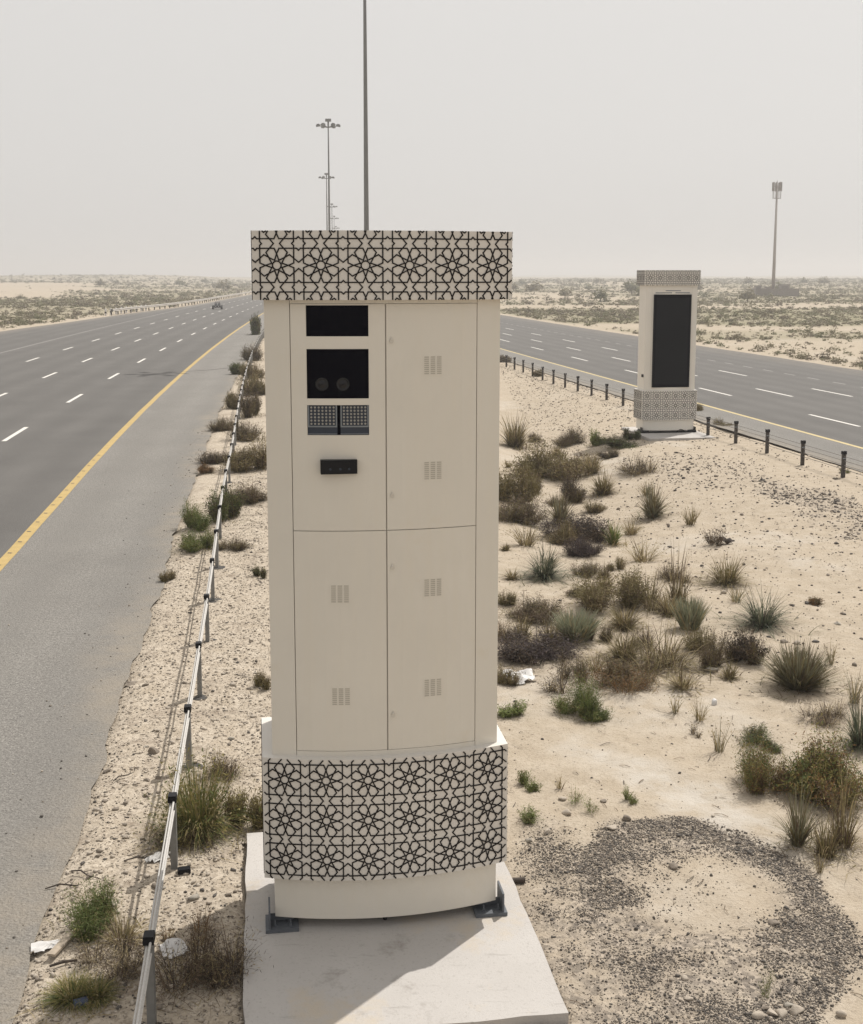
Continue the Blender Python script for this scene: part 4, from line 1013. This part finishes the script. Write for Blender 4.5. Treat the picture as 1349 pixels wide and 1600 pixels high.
b = MB(); b.box(-.035, .035, -.24, .24, 0, .022); b.build('wooden_plank', M_wood, loc=(-3.08, 9.56, gz(-3.08, 9.56) + .02), rz=-.22, label='short weathered wooden plank beside the torn paper', cat='plank')
b = MB(); b.tube([(-.11, 0, .012), (0, .01, .02), (.11, .0, .014)], [.010, .013, .009], 6); b.build('stick', M_stick, loc=(-3.0, 9.23, gz(-3.0, 9.23) + .01), rz=.4, label='short dark stick below the wooden plank', cat='stick')
for i, (x, y, l, rz, lab) in enumerate(((-3.35, 10.55, .42, .2, 'thin dark branch on the asphalt edge above the dark green bush'), (-3.25, 10.72, .34, -.5, 'curved twig crossing the thin dark branch'), (-3.45, 13.0, .30, .9, 'grey bent stick on the rubble strip'), (-2.75, 11.0, .4, .1, 'long twig on the sand before the black box'))):
    b = MB(); b.tube([(-l / 2, 0, .01), (-l * .2, l * .06, .03), (l * .15, -l * .03, .02), (l / 2, l * .05, .012)], [.006, .008, .007, .003], 5); b.tube([(-l * .1, l * .04, .025), (l * .05, l * .2, .03)], [.005, .002], 5)
    b.build('stick', M_stick, loc=(x, y, gz(x, y) + .01), rz=rz, label=lab, cat='stick')
b = MB(); b.tube([(-.05, 0, 0), (.05, 0, 0)], .034, 14); b.tube([(.05, 0, 0), (.057, 0, 0)], [.034, .028], 14, 1); b.build('drink_can', [M_blue, M_steel], loc=(-2.7, 8.66, gz(-2.7, 8.66) + .034), rz=.5, label='crushed blue drink can beside a yellow green weed', cat='can')
b = MB(); b.box(-.06, .06, -.04, .04, 0, .035); b.box(-.05, .05, -.035, .035, .035, .042); b.build('black_box', M_black, loc=(-2.33, 10.78, gz(-2.33, 10.78) + .005), rz=.25, label='small flat black box lying just beside the barrier cables', cat='box')
b = MB(); b.tube([(-.07, 0, 0), (.07, 0, 0)], .026, 12); b.tube([(-.078, 0, 0), (-.07, 0, 0)], .032, 12); b.build('pipe_offcut', M_stick, loc=(.80, 10.66, gz(.8, 10.66) + .03), rz=.15, label='short dark pipe offcut beside the concrete pad', cat='pipe')

# ---------------------------------------------------------------- vegetation
def blades(r, n, br, L0, L1, lean0, lean1, wd, droop=.25, seg=3, p=.5, jit=.7):
    th = r.uniform(0, 6.283, n); rr = br * r.uniform(0, 1, n) ** p; az = th + r.normal(0, jit, n)
    Ln = r.uniform(L0, L1, n); le = np.clip(lean0 + (lean1 * 1.12 - lean0) * r.random(n) ** .8 * (.65 + .35 * rr / max(br, 1e-4)), 0, 1.52)
    t = np.linspace(0, 1, seg + 1)[None]
    hd = (Ln * np.sin(le))[:, None] * t ** 1.15 + droop * Ln[:, None] * t ** 2 * .3
    zz = (Ln * np.cos(le))[:, None] * t - droop * (Ln * np.sin(le))[:, None] * t ** 2.2
    kx = r.normal(0, .05, (n, 1)) * Ln[:, None] * t ** 2
    x = (rr * np.cos(th))[:, None] + hd * np.cos(az)[:, None] - kx * np.sin(az)[:, None]; y = (rr * np.sin(th))[:, None] + hd * np.sin(az)[:, None] + kx * np.cos(az)[:, None]
    wv = (wd * r.uniform(.6, 1.4, n))[:, None] * (1 - t ** 2.2 * .9) / 2
    wa = az + r.uniform(-.9, .9, n) + math.pi / 2
    wx, wy = np.cos(wa)[:, None] * wv, np.sin(wa)[:, None] * wv
    V = np.stack([np.stack([x - wx, y - wy, zz], -1), np.stack([x + wx, y + wy, zz], -1)], 2)      # n, seg+1, 2, 3
    id_ = np.arange(n * (seg + 1) * 2).reshape(n, seg + 1, 2)
    Fc = np.stack([id_[:, :-1, 0], id_[:, :-1, 1], id_[:, 1:, 1], id_[:, 1:, 0]], -1).reshape(-1, 4)
    return V.reshape(-1, 3), Fc, np.stack([x, y, zz], -1), seg
def leaves(r, C, k, t0, size, asp=.45, spread=.03, up=.3):
    """k leaves along each stem of centres C (n, seg+1, 3), each one a folded quad"""
    n, s1, _ = C.shape; t = r.uniform(t0, 1, (n, k)) * (s1 - 1); i = np.minimum(t.astype(int), s1 - 2); f = (t - i)[..., None]
    a = np.take_along_axis(C, i[..., None].repeat(3, -1), 1); c = np.take_along_axis(C, (i + 1)[..., None].repeat(3, -1), 1)
    P = (a * (1 - f) + c * f).reshape(-1, 3) + r.normal(0, spread, (n * k, 3)); m = len(P)
    d = r.normal(0, 1, (m, 3)); d[:, 2] += up; d /= np.linalg.norm(d, axis=1)[:, None]; e = np.cross(d, r.normal(0, 1, (m, 3))); e /= np.linalg.norm(e, axis=1)[:, None] + 1e-9
    sz = size * r.uniform(.6, 1.4, m)[:, None]
    V = np.stack([P, P + d * sz * .5 + e * sz * asp / 2, P + d * sz, P + d * sz * .5 - e * sz * asp / 2], 1).reshape(-1, 3)
    Fc = np.arange(m * 4).reshape(-1, 4); return V, Fc
SPEC = {   # blades: count, base radius share, lean range, droop, materials, shares ; leaves per stem, size share
    'tussock_olive': dict(n=260, br=.30, lean=(.05, 1.15), droop=.45, mats=[V_olive, V_straw, V_brown], pr=[.6, .22, .18], k=0),
    'tussock_grey': dict(n=260, br=.16, lean=(.02, 1.15), droop=.30, mats=[V_grey, V_olive, V_brown], pr=[.52, .28, .2], k=0),
    'tussock_dark': dict(n=322, br=.22, lean=(.05, 1.35), droop=.50, mats=[V_blue, V_grey, V_dark], pr=[.55, .27, .18], k=0),
    'tussock_brown': dict(n=384, br=.36, lean=(.05, 1.3), droop=.55, mats=[V_olive, V_brown, V_straw], pr=[.4, .38, .22], k=0),
    'tussock_straw': dict(n=161, br=.28, lean=(.05, 1.1), droop=.4, mats=[V_straw, V_olive, V_brown], pr=[.5, .3, .2], k=0),
    'tussock_green': dict(n=161, br=.25, lean=(.05, 1.0), droop=.35, mats=[V_bright, V_green, V_straw], pr=[.45, .35, .2], k=0),
    'grass_yellow': dict(n=900, br=.34, lean=(.05, 1.15), droop=.55, mats=[V_yel, V_green, V_straw], pr=[.50, .32, .18], k=1, ls=.05),
    'sparse_grey': dict(n=60, br=.22, lean=(.02, .7), droop=.25, mats=[V_grey, V_straw, V_brown], pr=[.45, .35, .2], k=2, ls=.05),
    'sparse_straw': dict(n=90, br=.25, lean=(.02, .85), droop=.3, mats=[V_straw, V_olive, V_brown], pr=[.55, .3, .15], k=1, ls=.05),
    'sparse_brown': dict(n=60, br=.22, lean=(.05, .95), droop=.15, mats=[V_brown, V_dark, V_straw], pr=[.5, .3, .2], k=5, ls=.06),
    'sparse_green': dict(n=50, br=.35, lean=(.05, .9), droop=.2, mats=[V_olive, V_bright, V_green], pr=[.4, .3, .3], k=6, ls=.09),
    'feather': dict(n=900, br=.34, lean=(.0, .62), droop=.05, mats=[V_pale, V_grey, V_straw], pr=[.62, .26, .12], k=0, thin=.6),
    'ball': dict(n=1300, br=.30, lean=(.0, 1.25), droop=.02, mats=[V_grey, V_brown, V_olive], pr=[.50, .22, .28], k=0, thin=.6),
    'shrub_olive': dict(n=190, br=.40, lean=(.05, 1.0), droop=.15, mats=[V_olive, V_brown, V_straw], pr=[.55, .28, .17], k=12, ls=.075, asp=.28),
    'shrub_brown': dict(n=190, br=.42, lean=(.05, 1.05), droop=.15, mats=[V_brown, V_olive, V_dark], pr=[.5, .28, .22], k=12, ls=.07, asp=.28),
    'shrub_dark': dict(n=170, br=.36, lean=(.05, .9), droop=.1, mats=[V_dark, V_brown, V_olive], pr=[.45, .33, .22], k=13, ls=.075, asp=.3),
    'shrub_purple': dict(n=190, br=.42, lean=(.05, 1.0), droop=.12, mats=[V_purple, V_dark, V_brown], pr=[.5, .28, .22], k=13, ls=.07, asp=.3),
    'leafy_bright': dict(n=90, br=.32, lean=(.05, .95), droop=.15, mats=[V_bright, V_green, V_olive], pr=[.5, .3, .2], k=16, ls=.11, asp=.35),
    'leafy_green': dict(n=170, br=.38, lean=(.05, .95), droop=.12, mats=[V_green, V_olive, V_bright], pr=[.56, .26, .18], k=20, ls=.062, asp=.35),
    'leafy_dark': dict(n=130, br=.38, lean=(.05, .95), droop=.12, mats=[V_green, V_dark, V_olive], pr=[.45, .3, .25], k=16, ls=.08, asp=.35),
    'leafy_olive': dict(n=150, br=.36, lean=(.05, .9), droop=.15, mats=[V_olive, V_yel, V_brown], pr=[.5, .25, .25], k=18, ls=.08, asp=.3),
    'leafy_mixed': dict(n=230, br=.42, lean=(.05, 1.05), droop=.2, mats=[V_green, V_yel, V_rust, V_brown], pr=[.42, .30, .2, .08], k=20, ls=.055, asp=.35),
    'rust': dict(n=200, br=.45, lean=(.05, 1.1), droop=.2, mats=[V_rust, V_brown, V_olive], pr=[.5, .28, .22], k=10, ls=.06, asp=.3),
    'dry_brown': dict(n=210, br=.40, lean=(.1, 1.3), droop=.3, mats=[V_brown, V_dark, V_straw], pr=[.5, .25, .25], k=5, ls=.07, asp=.2),
    'dry_rust': dict(n=190, br=.40, lean=(.1, 1.2), droop=.3, mats=[V_rust, V_brown, V_straw], pr=[.42, .33, .25], k=4, ls=.08, asp=.2),
}
def shrub_mesh(kind, w, h, seed, dist):
    sp = SPEC[kind]; r = np.random.default_rng(seed)
    px = dist / 1216.; wd = np.clip(.0085 * (sp.get('thin', 1)), .80 * px, .04)
    dens = np.clip(w / .5, .45, 1.8); n = int(sp['n'] * dens * (.85 if sp['k'] <= 3 else 1.15))
    br = sp['br'] * .5; lobes = max(2, int(round(w / max(.30, h) * 1.5))) if (sp['k'] > 3 or kind.startswith('tussock_brown')) else 1
    VV, FF, MI, base = [], [], [], 0
    if sp['k'] > 3: wd = wd * .6
    if 'sparse' in kind: wd = wd * .62; h = h * .82
    def push(V, Fc, mi):
        nonlocal base
        VV.append(V); FF.append(Fc + base); MI.append(mi); base += len(V)
    for lb in range(lobes):
        if lobes > 1:
            a = 2 * math.pi * lb / lobes + r.uniform(-.5, .5); q = r.uniform(.05, .40); off = np.array([q * math.cos(a), q * math.sin(a), 0]); sc = r.uniform(.62, .85) if 'tussock' in kind else r.uniform(.36, .72); hs_ = r.uniform(.40, 1.0)
        else: off = np.zeros(3); sc = 1.; hs_ = 1.
        nn = max(14, int(n / lobes)); Lx = .62
        V, Fc, C, seg = blades(r, nn, br, Lx * .45, Lx * 1.1, sp['lean'][0], sp['lean'][1], wd / max(w, .05) / sc, sp['droop'], 3)
        zs = 1.0 / .62 * hs_; 
        T = lambda A: (A * np.array([sc, sc, zs]) + off)
        k = sp['k']; mi = np.repeat(r.choice(len(sp['mats']), nn, p=sp['pr']), seg)
        if k > 3: mi[:] = len(sp['mats']) - 1 if 'leafy' in kind else mi
        push(T(V), Fc, mi)
        if k:
            fine_ = k > 3; LV, LF = leaves(r, T(C), int(k * 1.9) if fine_ else k, .18 if fine_ else .6, max(sp['ls'] * (.72 if fine_ else 1), 1.6 * px / max(w, .05)), sp.get('asp', .3) * (.62 if fine_ else 1), .032, .75)
            # colour by patches of the plant, not leaf by leaf
            P0 = LV[::4]; nb = fbm(P0[:, 0] * 4 + seed, P0[:, 1] * 4 + P0[:, 2] * 2, 1.0, seed % 97, 2) * .55 + r.normal(0, .22, len(P0)) + .5
            if kind == 'leafy_mixed': nb = nb + .75 * (0.38 - P0[:, 2])
            cum = np.cumsum(sp['pr']); push(LV, LF, np.clip(np.searchsorted(cum, np.clip(nb, .0, .999)), 0, len(cum) - 1))
    if 'sparse' not in kind and w > .25:     # loose outer stems and dry grass that tie the plant to the sand
        nf = int(70 * dens); V, Fc, C, seg = blades(r, nf, .62, .10, .42, .3, 1.35, 1.1 * wd / max(w, .05), .5, 3, .75, 1.6)
        V = V * np.array([1, 1, .9]); mf = [sp['mats'].index(q) for q in sp['mats'] if q in (V_straw, V_brown, V_olive, V_grey)] or [0]
        extra = (V, Fc, np.repeat(r.choice(mf, nf), seg))
    else: extra = None
    V = np.concatenate(VV); rad_ = np.percentile(np.hypot(V[:, 0], V[:, 1]), 96); top_ = np.percentile(V[:, 2], 98)
    V = V * np.array([w * .5 / rad_, w * .5 / rad_, h / top_])
    if extra: FF.append(extra[1] + len(V)); MI.append(extra[2]); V = np.concatenate([V, extra[0] * np.array([w * .92, w * .92, min(w, h * 1.3)])])
    V[:, 2] = np.maximum(V[:, 2], -.01)
    return fast_mesh(kind, V, np.concatenate(FF), sp['mats'], np.concatenate(MI))
CATS = {'tussock': ('grass_tussock', 'grass tussock'), 'feather': ('grass_tussock', 'grass tussock'), 'grass': ('grass_tussock', 'grass tussock'), 'sparse': ('grass_sprig', 'grass'),
        'shrub': ('desert_shrub', 'shrub'), 'leafy': ('leafy_bush', 'bush'), 'ball': ('desert_shrub', 'shrub'), 'rust': ('dry_shrub', 'shrub'), 'dry': ('dry_shrub', 'shrub')}
for i, (x, y, w, h, kind, lab) in enumerate(SHRUBS):
    me = shrub_mesh(kind, w, h, 100 + i, math.sqrt(x * x + y * y + 30)); nm, ct = CATS[kind.split('_')[0]]
    link(nm, me, None, (x, y, gz(x, y) - .01), rnd.uniform(0, 6.28), label=lab, cat=ct, group='desert plants along the median')

# small tufts that fill the gaps of the scrub belt
for i, (x, y) in enumerate(FILL):
    kind = ['sparse_straw', 'tussock_straw', 'shrub_brown', 'tussock_olive', 'dry_brown', 'shrub_olive'][i % 6]; w = rnd.uniform(.3, .75) * (.8 + y / 90); h = w * rnd.uniform(.38, .7)
    nm, ct = CATS[kind.split('_')[0]]
    link(nm, shrub_mesh(kind, w, h, 400 + i, math.sqrt(x * x + y * y + 30)), None, (x, y, gz(x, y) - .01), rnd.uniform(0, 6.28), label='small dry tuft filling a gap between the larger bushes of the scrub belt', cat='plant', group='small dry tufts in the scrub belt')
# ---- scrub beyond the two carriageways
def clump_template(seed, n, leaf):
    r = np.random.default_rng(seed)
    d = r.normal(0, 1, (n, 3)); d[:, 2] = np.abs(d[:, 2]); d /= np.linalg.norm(d, axis=1)[:, None]
    rad = r.uniform(.35, 1, n) ** .5; lump = 1 + .35 * np.sin(3 * np.arctan2(d[:, 1], d[:, 0]) + seed)
    P = d * (rad * lump)[:, None] * np.array([.5, .5, .85]); e = r.normal(0, 1, (n, 3)); e /= np.linalg.norm(e, axis=1)[:, None]; g = np.cross(e, d); g /= np.linalg.norm(g, axis=1)[:, None] + 1e-9
    sz = leaf * r.uniform(.6, 1.4, n)[:, None]
    V = np.stack([P - e * sz * .5, P + g * sz * .4, P + e * sz * .5 + d * sz * .3, P - g * sz * .4], 1).reshape(-1, 3); V[:, 2] = np.maximum(V[:, 2], 0)
    return V, np.arange(4 * n).reshape(-1, 4)
def project(x, y, z):
    p = math.radians(8.058); c, s = math.cos(p), math.sin(p); zz = z - 5.6; f = y * c - zz * s; u = y * s + zz * c
    return 674.5 + 1900 * x / f, 700 - 1900 * u / f
r = np.random.default_rng(77)
allp = []
for side, n in (('w', 110000), ('e', 110000)):
    yq = 45 + (r.random(n) ** 1.9) * 1150; 
    fr = r.random(n)
    xlo = np.where(side == 'w', -.40 * yq, yellow_r(yq) + 18.0); xhi = np.where(side == 'w', yellow_l(yq) + edge_off(yq) - 1.2, .40 * yq)
    xq = xlo + fr * (xhi - xlo); good = xhi > xlo
    dens = veg_mask(xq, yq); fine = sstep(-.15, .35, fbm(xq, yq, 6, 121, 2))
    edge = np.where(side == 'w', xhi - xq, xq - xlo)
    pk = .55 * dens * (.2 + .8 * fine) + .004 + .10 * (1 - sstep(.5, 3.0, edge)) * (r.random(n) < .6)
    pk = pk * np.where(yq < 140, .55, 1) * (.55 if side == 'w' else 1)
    keep = good & (r.random(n) < pk)
    allp.append(np.stack([xq[keep], yq[keep], np.full(keep.sum(), 0 if side == 'w' else 1)], -1))
PP = np.concatenate(allp)
zz = zf(PP[:, 0], PP[:, 1]); pxx, pyy = project(PP[:, 0], PP[:, 1], zz); vis = (pxx > -30) & (pxx < 1380); 
PP, zz, pxx, pyy = PP[vis], zz[vis], pxx[vis], pyy[vis]
size = np.clip(r.lognormal(-.72, .45, len(PP)), .2, 1.6) * np.where(PP[:, 1] > 220, 1.5, .9) * np.where(PP[:, 1] > 600, 1.5, 1)
size = size * np.where(PP[:, 1] < 130, .8, 1)
asp = size / PP[:, 1]; order = np.argsort(-asp)
templ = [clump_template(i, 110, .17) for i in range(5)]
fm = [V_far, V_far2, V_far3]
smesh = [fast_mesh('scrub_bush', T[0] * np.array([1, 1, .62]), T[1], [fm[j]]) for T in templ for j in range(3)]
for q in order[:270]:
    x, y = PP[q, 0], PP[q, 1]
    o = link('scrub_bush', smesh[int(r.integers(len(smesh)))], None, (x, y, zz[q] - .02), r.uniform(0, 6.28)); o.scale = (size[q], size[q], size[q] * r.uniform(.8, 1.2))
    tag(o, 'low olive scrub bush on the plain beyond the far carriageway' if PP[q, 2] else 'low olive scrub bush on the plain beyond the near carriageway', 'scrub bush', 'scrub bushes beyond the far carriageway' if PP[q, 2] else 'scrub bushes beyond the near carriageway')
rest = order[270:]
st_ = [clump_template(40 + i, 26, .34) for i in range(4)]
VV, FF, MI, base = [], [], [], 0
which = r.integers(0, 4, len(rest))
for ti in range(4):
    ids = rest[which == ti]; T = st_[ti]; n = len(ids)
    a = r.uniform(0, 6.28, n); c, s = np.cos(a)[:, None], np.sin(a)[:, None]; sz = size[ids][:, None]
    X = (T[0][None, :, 0] * c - T[0][None, :, 1] * s) * sz + PP[ids, 0][:, None]; Y = (T[0][None, :, 0] * s + T[0][None, :, 1] * c) * sz + PP[ids, 1][:, None]; Z = T[0][None, :, 2] * sz * .62 + zz[ids][:, None] - .03
    VV.append(np.stack([X, Y, Z], -1).reshape(-1, 3)); FF.append((T[1][None] + (np.arange(n) * len(T[0]))[:, None, None]).reshape(-1, 4) + base); base += n * len(T[0])
    MI.append(np.repeat(r.choice(3, n, p=[.5, .25, .25]), len(T[1])))
link('scrub', fast_mesh('scrub', np.concatenate(VV), np.concatenate(FF), fm, np.concatenate(MI)), kind='stuff', label='mass of low scrub covering the plain to the horizon')
# ---- small trees on the eastern plain and the western skyline
tr_ = [clump_template(80 + i, 260, .20) for i in range(4)]
def tree(x, y, h, k, lab, grp):
    e = empty('acacia_tree', (x, y, gz(x, y)), r.uniform(0, 6.28), label=lab, cat='tree', group=grp)
    b = MB(); b.tube([(0, 0, -.1), (.04 * h, 0, .22 * h), (.02 * h, .03 * h, .5 * h)], [.04 * h, .028 * h, .016 * h], 6)
    for a in (0.4, 2.3, 4.4): b.tube([(.03 * h, 0, .24 * h), (.2 * h * math.cos(a), .2 * h * math.sin(a), .55 * h)], [.018 * h, .008 * h], 5)
    b.build('trunk', V_brown, e)
    T = tr_[k % 4]; V = T[0] * np.array([1.25 * h, 1.15 * h, .75 * h]) + np.array([0, 0, .24 * h])
    link('crown', fast_mesh('crown', V, T[1], [[V_far, V_far2][k % 2]]), e)
k = 0
for i in range(24):
    px = r.uniform(800, 1349); y = r.uniform(230, 700); x = (px - 674.5) / 1900 * y
    if x < float(yellow_r(y)) + 24 or abs(x - 88) < 9 and y < 330: continue
    tree(x, y, r.uniform(2.0, 4.2), k, 'hazy round desert tree on the plain near the phone mast', 'trees on the plain beyond the far carriageway'); k += 1
for i in range(7):
    px = r.uniform(20, 380); y = r.uniform(420, 850); x = (px - 674.5) / 1900 * y
    if in_road(np.array(x), np.array(y)) > -6: continue
    tree(x, y, r.uniform(2.2, 4.5), k, 'hazy desert tree on the skyline beyond the near carriageway', 'trees on the skyline beyond the near carriageway'); k += 1

# ---------------------------------------------------------------- haze
b = MB(); b.box(-3700, 3700, -500, 3700, -1.9, 34); hz = b.mesh('haze', [])
m = bpy.data.materials.new('haze_air'); m.use_nodes = True; n = m.node_tree; n.nodes.clear()
pv = n.nodes.new('ShaderNodeVolumePrincipled'); pv.inputs['Color'].default_value = (.985, .960, .935, 1); pv.inputs['Density'].default_value = .00078; pv.inputs['Anisotropy'].default_value = .25
mo = n.nodes.new('ShaderNodeOutputMaterial'); n.links.new(pv.outputs[0], mo.inputs['Volume'])
hz.materials.append(m); link('haze', hz, kind='stuff', label='pale dusty haze over the desert')
